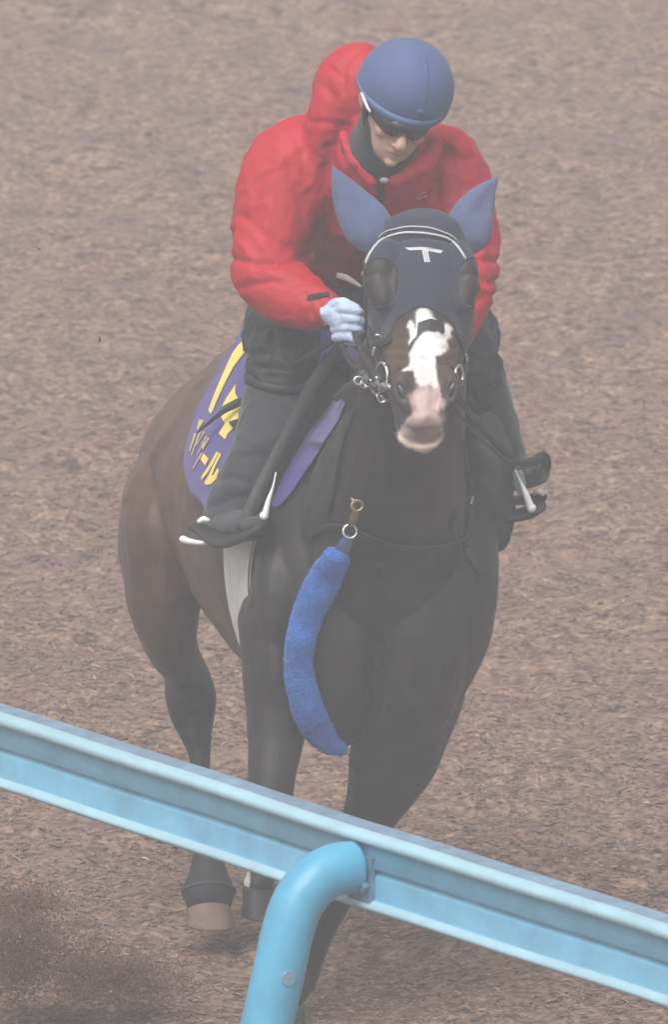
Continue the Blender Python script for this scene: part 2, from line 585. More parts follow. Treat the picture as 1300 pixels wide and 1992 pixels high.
for q in bm_o.data.polygons:
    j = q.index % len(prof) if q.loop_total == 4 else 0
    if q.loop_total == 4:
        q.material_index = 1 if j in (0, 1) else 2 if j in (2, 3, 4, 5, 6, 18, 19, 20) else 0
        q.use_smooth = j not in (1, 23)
# post with its bent arm
R0 = at(672, 1690, solve_y(672, 1690, RZ - .09))
tpos = (R0 - pa).dot(rdir)
R0 = pa + rdir * tpos + rn * (.058 + .012); R0.z = RZ - .088
tilt = 0.30
pp = [R0 + rn * .02, R0 + rn * .07 + Z * .000, R0 + rn * .12 - Z * .018, R0 + rn * .165 - Z * .06, R0 + rn * .195 - Z * .125, R0 + rn * .215 - Z * .2,
      R0 + rn * .27 - Z * .4, R0 + rn * .33 - Z * .62, R0 + rn * .43 - Z * (R0.z + .15)]
post = put('post', G().tube(pp, .059, .059, ref=rdir, n=28, sub=6, round_caps=False), M['rail_post'], rail)
g = G()
for dz in (-.045,):
    c = R0 + rn * .006 + rdir * .02 + Z * -.03
    g.rings([[c + rdir * a + Z * b + rn * d for a, b in ((-.05, -.045), (.040, -.045), (.040, .06), (-.05, .06))] for d in (-.006, .008)])
put('bracket', g, M['galv'], rail, smooth=False)
for a, b in ((.047, -.035),):
    c = R0 + rn * .016 + rdir * a + Z * b
    put('bolt', G().tube([c, c + rn * .014], .013, .013, ref=Z, n=6, sub=1, round_caps=False), M['galv'], rail, smooth=False)
# sleeve seam and bare spot on the post
pbv = bvh_of(post.data)
h, nrm = ray(562, 1903, pbv, .001)
if h:
    put('rivet', G().tube([h - nrm * .004, h + nrm * .0012], [.018, .017], [.018, .017], ref=Z, n=16, sub=1, round_caps=False), M['patch'], rail, smooth=False)
c0 = Vector(catmull(np.array([list(p) for p in pp]), 6)[39])
dd = (pp[7] - pp[6]).normalized()
put('sleeve_seam', G().tube([c0 - dd * .004, c0 + dd * .004], .0602, .0602, ref=rdir, n=28, sub=1, round_caps=False), M['rail_post'], rail)

# ------------------------------------------------------------------ racehorse
YAW = math.radians(15)
BACK = Vector((-math.sin(YAW), math.cos(YAW), 0))       # from chest to tail
RGT = Vector((-math.cos(YAW), -math.sin(YAW), 0))       # the horse's right
O = Vector((0.092, 0.0, 0))
TR = np.array([  # back, top, bottom, half width
    (0.00, 1.22, 1.00, .07), (0.05, 1.34, .84, .165), (0.16, 1.46, .725, .235), (0.36, 1.58, .72, .262), (0.60, 1.62, .755, .272),
    (0.85, 1.575, .775, .270), (1.10, 1.555, .83, .258), (1.30, 1.515, .86, .236), (1.46, 1.465, .86, .220), (1.62, 1.37, .90, .17), (1.74, 1.2, 1.0, .09)])

def trunk_at(a):
    K = catmull(TR, 12)
    return [np.interp(a, K[:, 0], K[:, j]) for j in (1, 2, 3)]

def trunk_pt(a, th, off=0.0):
    """th: 0 = right side, 90 = top"""
    top, bot, hw = trunk_at(a)
    zc = (top + bot) / 2 + .02
    c, s = math.cos(th), math.sin(th)
    e = 1.5 + .6 * min(max((a - .85) / .45, 0), 1) if s > 0 else 1.0                            # roof-shaped back, round barrel
    x = math.copysign(abs(c) ** e, c) * (hw + off)
    z = zc + (s * (top - zc + off) if s > 0 else s * (zc - bot + off))
    return O + BACK * a + RGT * x + Z * z

horse = thing('racehorse', (0.0, .6, 0), 'dark bay racehorse with a white blaze galloping towards the rail', 'horse')
g = G()
g.rings([[trunk_pt(a, t) for t in np.linspace(0, 2 * math.pi, 40, endpoint=False)] for a in np.linspace(0.0, 1.74, 40)])
# neck
g.limb([(728, 1130, .14, 165, 150), (745, 1010, .10, 160, 170), (768, 900, -.02, 138, 165), (790, 790, -.13, 118, 150), (810, 680, -.20, 100, 135), (822, 610, -.22, 90, 105), (826, 555, -.25, 80, 62)], n=22)
# crest
g.limb([(735, 760, .50, 70, 90), (768, 700, .25, 60, 130), (800, 640, .02, 50, 90), (820, 580, -.17, 40, 34)], n=14)
# breast muscles
g.limb([(640, 1130, .08, 70, 60), (650, 1230, .05, 88, 74), (655, 1330, .08, 84, 74), (645, 1400, .13, 66, 60)])
g.limb([(830, 1130, .10, 80, 70), (820, 1230, .06, 96, 80), (800, 1330, .08, 98, 78), (775, 1410, .13, 84, 70)])
# shoulders
g.limb([(560, 960, .34, 60, 90), (562, 1060, .20, 66, 92), (550, 1160, .12, 72, 88), (535, 1230, .14, 72, 90)])
g.limb([(905, 950, .36, 50, 90), (893, 1050, .22, 76, 95), (890, 1150, .14, 80, 90), (872, 1250, .14, 78, 90), (840, 1330, .18, 70, 80)])
# right foreleg: forearm down, lower leg folded back behind the rail
g.limb([(530, 1200, .16, 70, 95), (537, 1290, .12, 66, 90), (538, 1370, .10, 61, 80), (536, 1440, .06, 56, 62), (527, 1510, .02, 46, 52), (526, 1570, -.01, 43, 48), (527, 1618, -.02, 44, 48), (527, 1655, .03, 38, 40)], n=18)
g.limb([(527, 1620, -.01, 40, 44), (528, 1652, .06, 32, 36), (530, 1656, .16, 22, 27), (533, 1648, .28, 22, 27), (535, 1640, .36, 30, 33), (535, 1646, .44, 25, 27)], ref=Z)
# left foreleg: supporting, swept back under the body
g.limb([(846, 1250, .18, 88, 100), (812, 1340, .16, 96, 100), (785, 1420, .17, 90, 92), (765, 1480, .19, 88, 76), (738, 1545, .22, 66, 62), (712, 1600, .25, 51, 52), (688, 1660, .28, 45, 47), (668, 1705, .30, 43, 47), (654, 1745, .32, 35, 38),
        (636, 1790, .34, 27, 31), (618, 1840, .36, 24, 29), (600, 1882, .38, 26, 31), (588, 1905, .38, 30, 33), (574, 1930, .35, 25, 27), (560, 1950, .32, 25, 26)], n=18)
# right hind leg
g.limb([(356, 880, 1.34, 62, 120), (334, 950, 1.28, 92, 160), (322, 1030, 1.22, 96, 190), (322, 1110, 1.17, 91, 170), (320, 1170, 1.15, 76, 140), (326, 1225, 1.19, 60, 110), (346, 1275, 1.27, 46, 80), (363, 1315, 1.34, 47, 66), (371, 1350, 1.38, 52, 58), (376, 1395, 1.37, 45, 48), (383, 1435, 1.34, 30, 36),
        (389, 1480, 1.31, 20, 27), (394, 1560, 1.24, 19, 26), (399, 1625, 1.17, 24, 30), (403, 1660, 1.13, 31, 34), (405, 1690, 1.09, 30, 32), (406, 1718, 1.06, 40, 40)], n=20)
g.limb([(372, 1300, 1.46, 16, 20), (393, 1345, 1.47, 22, 24), (398, 1400, 1.43, 16, 20), (398, 1460, 1.38, 10, 12)])       # point of hock, tendon
# left hind leg, seen only in the gap under the rail
g.limb([(600, 900, 1.5, 90, 150), (596, 1020, 1.36, 92, 180), (585, 1120, 1.26, 80, 150), (566, 1220, 1.30, 50, 100), (549, 1300, 1.46, 40, 60), (544, 1345, 1.52, 42, 56), (540, 1400, 1.50, 34, 44), (532, 1480, 1.42, 19, 26), (521, 1580, 1.31, 18, 25), (512, 1650, 1.22, 28, 32), (507, 1690, 1.17, 27, 30), (503, 1722, 1.13, 32, 34)], n=16)
# head: face plane leans towards the stand, jaw behind it
def headsec(v, u, side, front, thick):
    return (u, v, front + thick / 2, side, thick / 2 / PX)
HS = [(464, 823, 84, -.42, .135), (478, 823, 93, -.445, .19), (505, 824, 98, -.47, .25), (550, 823, 97, -.53, .28), (600, 822, 86, -.575, .28), (650, 821, 76, -.61, .26),
      (700, 820, 67, -.645, .22), (740, 821, 60, -.67, .185), (775, 824, 54, -.695, .16), (805, 826, 46, -.715, .14), (832, 826, 43, -.725, .125), (850, 824, 41, -.715, .10)]
def catk(H):
    return [tuple(r) for r in catmull(np.array(H, float), 3)]
g.limb([headsec(*h) for h in catk(HS)], ref=Y, n=26, sub=1)
g.limb([(822, 515, -.29, 96, 90), (820, 560, -.30, 102, 120), (818, 630, -.36, 99, 120), (816, 690, -.42, 88, 95), (817, 740, -.50, 70, 66), (818, 800, -.57, 52, 50), (818, 850, -.62, 44, 40)], n=22)   # jaw
g.limb([(780, 846, -.655, 10, 26), (800, 860, -.672, 20, 34), (820, 864, -.68, 21, 38), (842, 858, -.672, 20, 34), (856, 846, -.655, 10, 26)], ref=Y, n=14)      # lower lip
g.limb([(754, 488, -.445, 24, 24), (742, 515, -.468, 32, 28), (739, 548, -.485, 34, 29), (746, 585, -.51, 28, 24)])     # eye sockets
g.limb([(892, 490, -.445, 22, 24), (902, 517, -.468, 27, 28), (905, 550, -.485, 28, 29), (897, 587, -.51, 25, 24)])
g.limb([(765, 655, -.53, 13, 13), (768, 690, -.56, 10, 12), (770, 730, -.60, 9, 10)])                                 # cheek crest
g.limb([(793, 722, -.655, 14, 14), (781, 745, -.675, 22, 22), (780, 772, -.69, 19, 20), (793, 792, -.705, 13, 14)])     # nostrils
g.limb([(862, 722, -.655, 14, 14), (877, 742, -.675, 20, 22), (880, 768, -.69, 18, 20), (868, 790, -.705, 13, 14)])
g.limb([(802, 822, -.728, 12, 12), (826, 815, -.735, 17, 13), (850, 822, -.728, 12, 12)], ref=Y)                        # upper lip
horse_me = fuse(g, .0056, 20)

# -- relief of muscles, veins and skin folds (coat keeps its own colours)
HP = co_of(horse_me); HN = no_of(horse_me); UV = proj(HP)
disp = 0.0035 * fbm(HP, .11, 5, 2)
def groove(pts, wd, amp, ylo=-2, yhi=3):
    global disp
    d = segdist(UV, pts)
    disp = disp - amp * np.exp(-(d / wd) ** 2) * ((HP[:, 1] > ylo) & (HP[:, 1] < yhi) & (HN[:, 1] < .3))
groove([(735, 1120), (738, 1250), (730, 1390)], 18, .016, -.2, .5)
groove([(600, 1060), (592, 1200), (604, 1330)], 16, .009, -.2, .5)
groove([(850, 1080), (872, 1200), (862, 1340)], 16, .008, -.2, .6)
groove([(560, 1260), (590, 1340), (596, 1420)], 12, .007, -.2, .5)
groove([(392, 900), (400, 1000), (392, 1090)], 22, .012, .8, 1.8)
groove([(300, 960), (345, 1040), (350, 1130)], 24, .008, .8, 1.8)
groove([(350, 1250), (352, 1330)], 10, .006, .8, 1.8)
groove([(826, 700), (828, 760)], 5, .0035, -1, -.5)
groove([(812, 742), (816, 790)], 4, .002, -1, -.5); groove([(842, 742), (840, 790)], 4, .002, -1, -.5)
groove([(786, 851), (800, 857), (824, 861), (846, 857), (856, 849)], 4.5, .010, -1, -.5)
groove([(777, 752), (783, 772)], 6, .012, -1, -.5); groove([(881, 750), (877, 770)], 6, .012, -1, -.5)
for c, r in (((734, 562), 26), ((917, 562), 22)):
    groove([(c[0] - r, c[1] - 22), (c[0], c[1] - 32), (c[0] + r * .8, c[1] - 18)], 5, .003, -1, -.3)
groove([(424, 700), (372, 762), (346, 812), (300, 880), (266, 935), (250, 970)], 8, -.009, .8, 1.9)
groove([(412, 720), (366, 790), (330, 860), (290, 940)], 16, .006, .8, 1.9)
groove([(360, 900), (372, 980), (365, 1060)], 14, -.006, .8, 1.9)
groove([(480, 1080), (492, 1180), (505, 1280)], 14, .006, -.2, .6)
groove([(520, 1100), (530, 1200), (535, 1320)], 20, -.006, -.2, .6)
groove([(700, 1180), (690, 1290), (672, 1400)], 22, -.008, -.2, .6)
groove([(790, 1160), (800, 1280), (780, 1390)], 24, -.008, -.2, .6)
# wrinkled loose skin over the nose
d = np.exp(-((UV[:, 1] - 690) / 40) ** 2) * (HP[:, 1] < -.5)
disp = disp + d * .0012 * np.sin(UV[:, 1] / 3.3)
set_co(horse_me, HP + HN * disp[:, None])
relax(horse_me, 1)
HP = co_of(horse_me); HN = no_of(horse_me); UV = proj(HP)
head = (HP[:, 1] < -.40 + 0 * HP[:, 0]) & (UV[:, 1] < 900) & (UV[:, 1] > 380)
bay = np.array((.100, .050, .031)); dark = np.array((.0142, .0138, .0136)); blk = np.array((.0095, .009, .0095))
t = np.clip((HP[:, 2] - .62) / .45 + .35 * fbm(HP, .25, 8, 2), 0, 1)[:, None]
C = dark * (1 - t) + bay * t
fr = np.clip((.75 - HP[:, 1]) / .5, 0, 1)[:, None]                    # forehand darker
C = C * (1 - fr) + (dark * .8 + bay * .07) * fr
lg = np.clip((.70 - HP[:, 2]) / .2, 0, 1)[:, None]
C = C * (1 - lg) + blk * lg
tan = np.array((.095, .050, .027))
hd = head[:, None]
C = np.where(hd, dark * 1.15, C)
def paint(poly, col, soft=0.0, front=True):
    global C
    m = inpoly(UV + (fbm(HP, .022, 77, 2)[:, None] * np.array([2.2, 2.2])), poly) & head & (HN[:, 1] < .35)
    C[m] = np.array(col) if np.ndim(col) == 1 else col
def glow(c, rx, ry, col, k=1.0):
    global C
    a = np.exp(-(((UV[:, 0] - c[0]) / rx) ** 2 + ((UV[:, 1] - c[1]) / ry) ** 2)) * head * k
    C = C * (1 - a[:, None]) + np.array(col) * a[:, None]
glow((768, 690), 34, 60, tan * 1.15); glow((872, 695), 22, 50, tan * 1.1); glow((740, 545), 34, 44, (.027, .021, .018)); glow((912, 545), 30, 44, (.029, .022, .018)); glow((752, 512), 16, 12, tan * .3, .6); glow((905, 512), 14, 12, tan * .3, .6)
glow((782, 758), 24, 36, (.022, .02, .02)); glow((877, 755), 20, 34, (.022, .02, .02)); glow((790, 810), 16, 30, (.04, .034, .03))
wht, pnk = (.82, .80, .77), (.46, .33, .305)
paint([(794, 766), (800, 798), (786, 822), (772, 840), (774, 856), (792, 870), (824, 884), (852, 870), (864, 848), (862, 834), (868, 812), (864, 780), (852, 755), (812, 755)], (.33, .245, .22))
paint([(806, 735), (852, 735), (856, 760), (800, 762), (800, 800), (806, 815), (846, 815), (862, 800), (858, 765)], pnk)
paint([(772, 838), (773, 856), (792, 871), (824, 884), (852, 872), (864, 848), (850, 862), (824, 868), (796, 862)], (.46, .36, .30))
glow((833, 815), 11, 10, (.12, .085, .08), .8); glow((825, 848), 24, 9, (.16, .10, .085), .6)
paint([(808, 640), (808, 610), (816, 600), (828, 597), (840, 606), (842, 618), (854, 628), (866, 634), (876, 632), (882, 640), (877, 648), (881, 658), (868, 660), (874, 680), (856, 688), (846, 694), (847, 710), (850, 726), (852, 746), (846, 754), (836, 748), (826, 756),
       (814, 748), (808, 740), (804, 720), (782, 722), (800, 708), (795, 692), (804, 678), (797, 672), (800, 650), (794, 638), (798, 621)], wht)
glow((829, 752), 22, 22, pnk, .55); glow((836, 610), 7, 8, (.3, .27, .25), .5)
lip_ = np.exp(-(segdist(UV, [(784, 848), (800, 856), (824, 860.5), (846, 856), (857, 847)]) / 2.6) ** 2)[:, None] * hd * .85
C = C * (1 - lip_) + np.array((.075, .045, .04)) * lip_
sock = (UV[:, 0] < 486) & (UV[:, 1] > 1690) & (UV[:, 0] > 466) & (HP[:, 1] > .8)
C[sock] = (.62, .60, .55)
e_ = np.empty(len(horse_me.edges) * 2, int); horse_me.edges.foreach_get('vertices', e_); e_ = e_.reshape(-1, 2)
dg_ = np.bincount(e_.ravel(), minlength=len(C))[:, None]
S_ = np.stack([np.bincount(e_[:, 0], C[e_[:, 1], a], len(C)) + np.bincount(e_[:, 1], C[e_[:, 0], a], len(C)) for a in range(3)], 1)
C = .5 * C + .5 * S_ / dg_
set_col(horse_me, C)
horse_body = link('body', horse_me, M['coat'], horse)
hb = bvh_of(horse_me)

# eyes under the lids
for c, nm in (((724, 560), 1), ((919, 560), -1)):
    p = at(c[0], c[1], -.484)
    e = put('eye', G().ball(p, .018, .020, .017), M['eye'], horse)
    q = p + Vector((0, -.003, .0))
    put('eyelid', G().torus(q, .0175, .0035, Vector((-.5 * nm, -1, .1)), 1.05, 18, 6), M['hair'], e)
for (u0, v0), (u1, v1) in (((777, 750), (786, 774)), ((883, 747), (875, 771))):
    h0, n0 = ray(u0, v0, hb, -.004); h1, n1 = ray(u1, v1, hb, -.004)
    if h0 and h1:
        put('nostril', G().tube([h0, h0.lerp(h1, .5) + Vector((0, -.001, 0)), h1], [.004, .0085, .0065], [.004, .0055, .005], n=12, sub=4), M['eye'], horse)
# hooves
def hoof(c_top, c_bot, r0, r1, fwd, m, lab=None):
    ax = (c_bot - c_top)
    S = ax.normalized().cross(fwd).normalized()
    rings = []
    for t, k in ((-.04, .86), (0, 1.0), (.1, 1.03), (.5, 1.06), (.93, 1.12), (1.0, 1.09), (1.0, .7)):
        r = (r0 + (r1 - r0) * max(t, 0)) * (k if t <= 0 or t >= .93 else 1)
        c = c_top + ax * t + fwd * (.012 * max(t, 0))
        rings.append([c + S * (r * math.cos(a)) + fwd * (r * (1.08 if math.sin(a) > 0 else .85) * math.sin(a)) for a in np.linspace(0, 2 * math.pi, 24, endpoint=False)])
    o = put('hoof', G().rings(rings), m, horse)
    if lab: o['label'] = lab
    return o
FW = -BACK
M['coronet'] = mat('dark teal hoof boot', (.020, .045, .060), .6, .2, 100)
hk = hoof(at(405, 1722, 1.05), at(407, 1798, 1.03), .049, .057, FW, M['hoof_tan'], 'pale tan hind hoof')
cb0, cb1 = at(404, 1668, 1.10), at(406, 1734, 1.05)
g = G().tube([cb0, cb0.lerp(cb1, .4), cb0.lerp(cb1, .8), cb1], [.040, .048, .061, .068], ref=FW, n=26, sub=4)
bb_ = put('bell_boot', g, M['rubber'], hk)
put('rim', G().torus(cb1, .066, .0050, (cb1 - cb0), 1.0, 28, 8), M['coronet'], bb_)
hoof(at(503, 1726, 1.12), at(506, 1782, 1.08), .042, .047, FW, M['hoof_dark'])
hoof(at(535, 1650, .46), at(537, 1672, .54), .044, .048, Vector((0, .25, .97)).normalized(), M['hoof_dark'])
hoof(at(562, 1946, .32), at(552, 1980, .29), .045, .055, FW, M['hoof_dark'])
# tail hanging behind the right thigh, mane along the crest
g = G()
for i in range(46):
    a = RNG.uniform(-.05, .05); b = RNG.uniform(-.03, .03)
    p0 = O + BACK * 1.70 + RGT * a * .4 + Z * (1.26 + b)
    p1 = O + BACK * (1.80 + b) + RGT * a * .8 + Z * 1.12
    p2 = O + BACK * (1.84 + b * 2) + RGT * a * 1.3 + Z * 1.0
    p3 = O + BACK * (1.82 + b * 3) + RGT * (a * 1.4 + .05) + Z * RNG.uniform(.86, .96)
    g.tube([p0, p1, p2, p3], [.010, .012, .009, .002], n=5, sub=3, round_caps=False)
put('tail', g, M['hair'], horse)
g = G()
for i in range(40):
    f = i / 39
    base = Vector(catmull(np.array([list(at(738, 715, .50)), list(at(772, 650, .25)), list(at(800, 600, .03)), list(at(820, 565, -.14))]), 13)[min(39, int(f * 39))])
    s = RNG.uniform(.03, .07)
    g.tube([base - Z * .02, base + Vector((s * .6, 0, .005)), base + Vector((s * 1.2, .01, -.07)), base + Vector((s * 1.3, .01, -.13))], [.010, .010, .008, .002], n=5, sub=2, round_caps=False)
put('mane', g, M['hair'], horse)

# ------------------------------------------------------------------ ear hood
hood = thing('ear_hood', at(825, 430, -.30), 'dark navy ear hood with silver braid on the horse head', 'ear hood')
fm = inpoly(UV, [(700, 660), (694, 540), (712, 470), (750, 412), (826, 396), (905, 412), (940, 470), (940, 560), (930, 660), (905, 700), (880, 636), (862, 616), (840, 604), (823, 598), (797, 609), (772, 624), (760, 655), (735, 690), (712, 690)])
el = ((UV[:, 0] - 737) / 39) ** 2 + ((UV[:, 1] - 550) / 44) ** 2 < 1
er = ((UV[:, 0] - 922) / 31) ** 2 + ((UV[:, 1] - 550) / 44) ** 2 < 1
sel = fm & ~el & ~er & (HP[:, 1] < -.20) & (HP[:, 1] > -.9) & (UV[:, 1] < 700)
sel |= (UV[:, 1] < 470) & (HP[:, 1] < -.1) & (HP[:, 1] > -.5)
def shell_from(me, sel, off, th, name, m, parent, rl=8):
    P = co_of(me); N = no_of(me)
    bm = bmesh.new(); mp = {}; ids = []
    for q in me.polygons:
        if all(sel[i] for i in q.vertices):
            ids.append(tuple(q.vertices))
    for f in ids:
        for i in f:
            if i not in mp: mp[i] = bm.verts.new(P[i] + N[i] * off)
    for f in ids: bm.faces.new([mp[i] for i in f])
    bm.verts.ensure_lookup_table()
    for _ in range(rl):
        new = {}
        for v in bm.verts:
            if v.is_boundary:
                nb = [e.other_vert(v).co for e in v.link_edges if e.is_boundary]
                if len(nb) == 2: new[v] = v.co * .4 + (nb[0] + nb[1]) * .3
        for v, c in new.items(): v.co = c
    bmesh.ops.recalc_face_normals(bm, faces=bm.faces[:])
    out = bpy.data.meshes.new(name); bm.to_mesh(out); bm.free()
    o = link(name, out, m, parent)
    s = o.modifiers.new('s', 'SOLIDIFY'); s.thickness = th; s.offset = -1
    dg = bpy.context.evaluated_depsgraph_get()
    nm = bpy.data.meshes.new_from_object(o.evaluated_get(dg))
    o.modifiers.clear(); o.data = nm; nm.name = name
    return o
hs_o = shell_from(horse_me, sel, .0022, .003, 'hood_shell', M['navy'], hood)
# the eye openings show as darker stitched rims
hbv = bvh_of(hs_o.data)
def ear(base, tip, w_, bulge, yb, yt):
    b0, t0 = at(base[0], base[1], yb), at(tip[0], tip[1], yt)
    ax = t0 - b0
    side = ax.cross(Y).normalized()
    K = []
    R = []
    for f, r in ((-.12, .85), (0, 1.0), (.15, 1.02), (.35, .90), (.55, .68), (.75, .42), (.9, .2), (1.0, .05)):
        K.append(b0 + ax * f + side * (bulge * math.sin(math.pi * min(max(f, 0), 1)) * PX)); R.append(r * w_ * PX)
    gg = G(); gg.tube(K, R, [r * .62 for r in R], ref=Y, n=20, sub=4)
    me = fuse(gg, .005, 6)
    P = co_of(me); N = no_of(me)
    # hollow front of the pricked ear
    fr_ = np.array([(Vector(p) - b0).dot(ax) / ax.length_squared for p in P])
    lat = np.array([(Vector(p) - b0 - ax * f).dot(side) for p, f in zip(P, fr_)])
    wid = np.interp(fr_, [0, .3, .6, 1], [1, .92, .6, .05]) * w_ * PX
    dent = np.exp(-(lat / (wid * .45 + 1e-4)) ** 2) * (N[:, 1] < 0) * np.clip(fr_ * 2.5, 0, 1) * .35
    P[:, 1] += dent * wid * .5
    P += N * (fbm(P, .03, 5, 2) * .0012)[:, None]
    set_co(me, P); relax(me, 2)
    return link('ear_cover', me, M['earblue'], hood)
ear((724, 452), (645, 322), 47, 4, -.33, -.30)
ear((908, 456), (970, 345), 45, 8, -.33, -.30)
for path, r in (([(728, 474), (742, 459), (755, 450), (775, 445), (797, 442), (836, 444), (862, 452), (876, 458), (888, 468)], .0018),
                ([(709, 519), (724, 489), (745, 467), (776, 455), (807, 453), (839, 456), (870, 464), (891, 481), (908, 508)], .0030)):
    pts = [ray(a, b, hbv, .0022)[0] for a, b in catmull(np.array(path, float), 6)]
    put('braid', G().tube([p for p in pts if p], r, r, n=6, sub=1, round_caps=False), M['silver'], hood)
for poly in ([(788, 483), (820, 481.5), (836, 483), (862, 489), (857, 494), (833, 489.5), (820, 487.5), (797, 488.5)], [(821.5, 488), (825, 488), (829.5, 511), (826, 511)], [(826, 488.4), (829, 488.8), (833.5, 511), (830.5, 511)], [(830, 489), (832.5, 489.2), (837, 511), (834.5, 511)]):
    link('emblem', decal(poly, hbv, .0018, 1), M['silver'], hood, smooth=False)

# ------------------------------------------------------------------ bridle
bridle = thing('bridle', at(820, 700, -.45), 'black leather bridle with steel bit rings on the horse head', 'bridle')
both = G()
for me_ in (horse_me, hs_o.data):
    both.add([tuple(v.co) for v in me_.vertices], [tuple(p.vertices) for p in me_.polygons])
bb = BVHTree.FromPolygons(both.v, both.f)
def st(name, uv, wd, m='leather', par=None, th=.004, off=.004, b=None):
    return put(name, strap(uv, b or bb, wd, th, off), M[m], par or bridle)
st('cheekpiece', [(714, 520), (708, 560), (710, 610), (716, 660), (726, 700), (738, 726)], .020)
st('cheekpiece', [(926, 522), (931, 560), (928, 610), (920, 660), (908, 696), (893, 718)], .020)
st('cheek_strap', [(722, 640), (740, 690), (752, 725)], .014)
st('noseband', [(716, 664), (732, 668), (750, 666), (764, 662)], .016)
st('noseband', [(890, 658), (905, 664), (920, 668)], .016)
link('nose_strap', decal([(814, 629), (824, 625), (838, 621), (850, 625), (862, 631), (863, 648), (858, 650), (850, 643), (844, 646), (832, 643), (824, 645), (818, 650), (810, 662), (800, 677), (795, 681), (800, 668), (811, 655)], bb, .005, 2), M['leather'], bridle)
def wire(name, pts, y, r, m='steel', par=None):
    return put(name, G().tube([at(p[0], p[1], y + (p[2] if len(p) > 2 else 0)) for p in pts], r, r, n=8, sub=4), M[m], par or bridle)
ringr = put('bit_ring', G().torus(at(743, 733, -.56), .033, .0045, Vector((-.93, -.42, .08)), 1.0, 26, 8), M['steel'], bridle)
wire('bit_cheek', [(733, 735), (737, 747), (741, 760)], -.58, .0042)
put('bit_mouthpiece', G().tube([at(746, 749, -.59), at(758, 753, -.62), at(771, 758, -.63)], [.008, .0075, .0035], n=10, sub=3), M['steel'], bridle)
wire('bit_lower_ring', [(734, 770), (738, 777), (742, 783), (750, 781)], -.56, .0040)
wire('curb_link', [(743, 771), (748, 777), (754, 780)], -.56, .0038)
put('buckle', G().tube([at(703, 726, -.50), at(708, 732, -.50), at(714, 741, -.51)], [.012, .013, .009], [.005, .005, .004], n=10, sub=3), M['leather_grey'], bridle)
for c, r, ax in (((699, 741), .0095, (.2, -1, .2)), ((708, 748), .008, (.7, -.8, .1)), ((717, 746), .008, (-.5, -.9, .3)), ((727, 752), .009, (.8, -.6, .0)), ((733, 760), .008, (.2, -1, .5))):
    put('chain_link', G().torus(at(c[0], c[1], -.51), r, .003, Vector(ax), 1.3, 14, 6), M['steel'], bridle)
wire('keeper', [(729, 677), (727, 685), (725, 691)], -.535, .0028)
wire('keeper', [(732, 652), (737, 652), (741, 655)], -.545, .0025)
put('bit_ring', G().torus(at(893, 731, -.57), .024, .0040, Vector((.93, -.36, .08)), 1.0, 24, 8), M['steel'], bridle)
wire('keeper', [(907, 689), (908, 696), (909, 703)], -.50, .0026)
wire('keeper', [(917, 576), (918, 583)], -.49, .0022)
wire('keeper', [(706, 530), (704, 536)], -.46, .0022)

# ------------------------------------------------------------------ girth and saddle cloth
def wrap(a0, a1, t0, t1, off, na, nt, th, a_fn=None, lift=0):
    """shell wrapped on the trunk between two stations"""
    g_ = G(); outer = []; inner = []
    for i in range(na):
        fa = i / (na - 1); ro, ri = [], []
        for j in range(nt):
            ft = j / (nt - 1); tt = t0 + (t1 - t0) * ft
            a = a0 + (a1 - a0) * fa
            if a_fn: a = a_fn(fa, tt)
            of2 = off + (lift * max(0, math.sin(tt)) ** 6 if lift else 0)
            ro.append(trunk_pt(a, tt, of2)); ri.append(trunk_pt(a, tt, of2 - th))
        outer.append(ro); inner.append(ri)
    rings = [[*o_, *i_[::-1]] for o_, i_ in zip(outer, inner)]
    return g_.rings(rings, caps=False)
gi = put('girth', wrap(.21, .38, math.radians(-202), math.radians(22), .012, 6, 40, .008), M['white_web'])
gi.location = (0, 0, 0)
tag(gi, 'pale grey girth webbing round the horse belly behind its foreleg', 'girth')
def cl_a(fa, tt):
    dz = abs(math.degrees(tt) - 90) / 82.0            # 0 at the spine, 1 at the hem
    back = 1.17 - .46 * dz ** .85 - .10 * max(0, (dz - .82) / .18) ** 2
    front = .34 + .12 * max(0, dz - .6) / .4
    return front + (back - front) * fa
cg = wrap(.3, 1.2, math.radians(8), math.radians(172), .030, 40, 90, .010, cl_a, .065)
cme = raw(cg.v, cg.f)
P = co_of(cme); N = no_of(cme)
set_co(cme, P + N * (fbm(P, .13, 31, 2) * .005)[:, None])
cloth = link('saddle_cloth', cme, M['purple'])
tag(cloth, 'purple saddle cloth with yellow lettering under the rider', 'saddle cloth')
cb = bvh_of(cme)
def pz(x, y): return (340 + x * 180 / 996, 600 + y * 360 / 1992)
for poly in ([(782, 180), (830, 158), (888, 250), (868, 272)],
             [(852, 312), (800, 325), (735, 360), (690, 405), (630, 490), (580, 595), (520, 730), (450, 890), (372, 1100), (395, 1145), (420, 1105), (480, 960), (560, 790), (640, 640), (720, 530), (780, 460), (842, 418)],
             [(670, 815), (610, 905), (560, 980), (515, 1065), (600, 1020), (690, 970), (665, 930), (660, 880)],
             [(720, 1040), (640, 1075), (560, 1115), (510, 1175), (530, 1215), (550, 1240), (520, 1290), (484, 1350), (520, 1385), (552, 1415), (580, 1355), (640, 1290), (690, 1200), (705, 1110)],
             [(322, 1562), (378, 1620), (338, 1695), (288, 1625)],
             [(462, 1545), (485, 1553), (420, 1680), (360, 1780), (295, 1855), (305, 1800), (380, 1690)],
             [(492, 1558), (512, 1572), (440, 1720), (410, 1800), (430, 1795), (472, 1720), (492, 1755), (455, 1840), (400, 1895), (350, 1900), (328, 1880), (380, 1790), (440, 1660)]):
    link('lettering', decal([pz(*q) for q in poly], cb, .003, 2), M['yellow'], cloth, smooth=False)
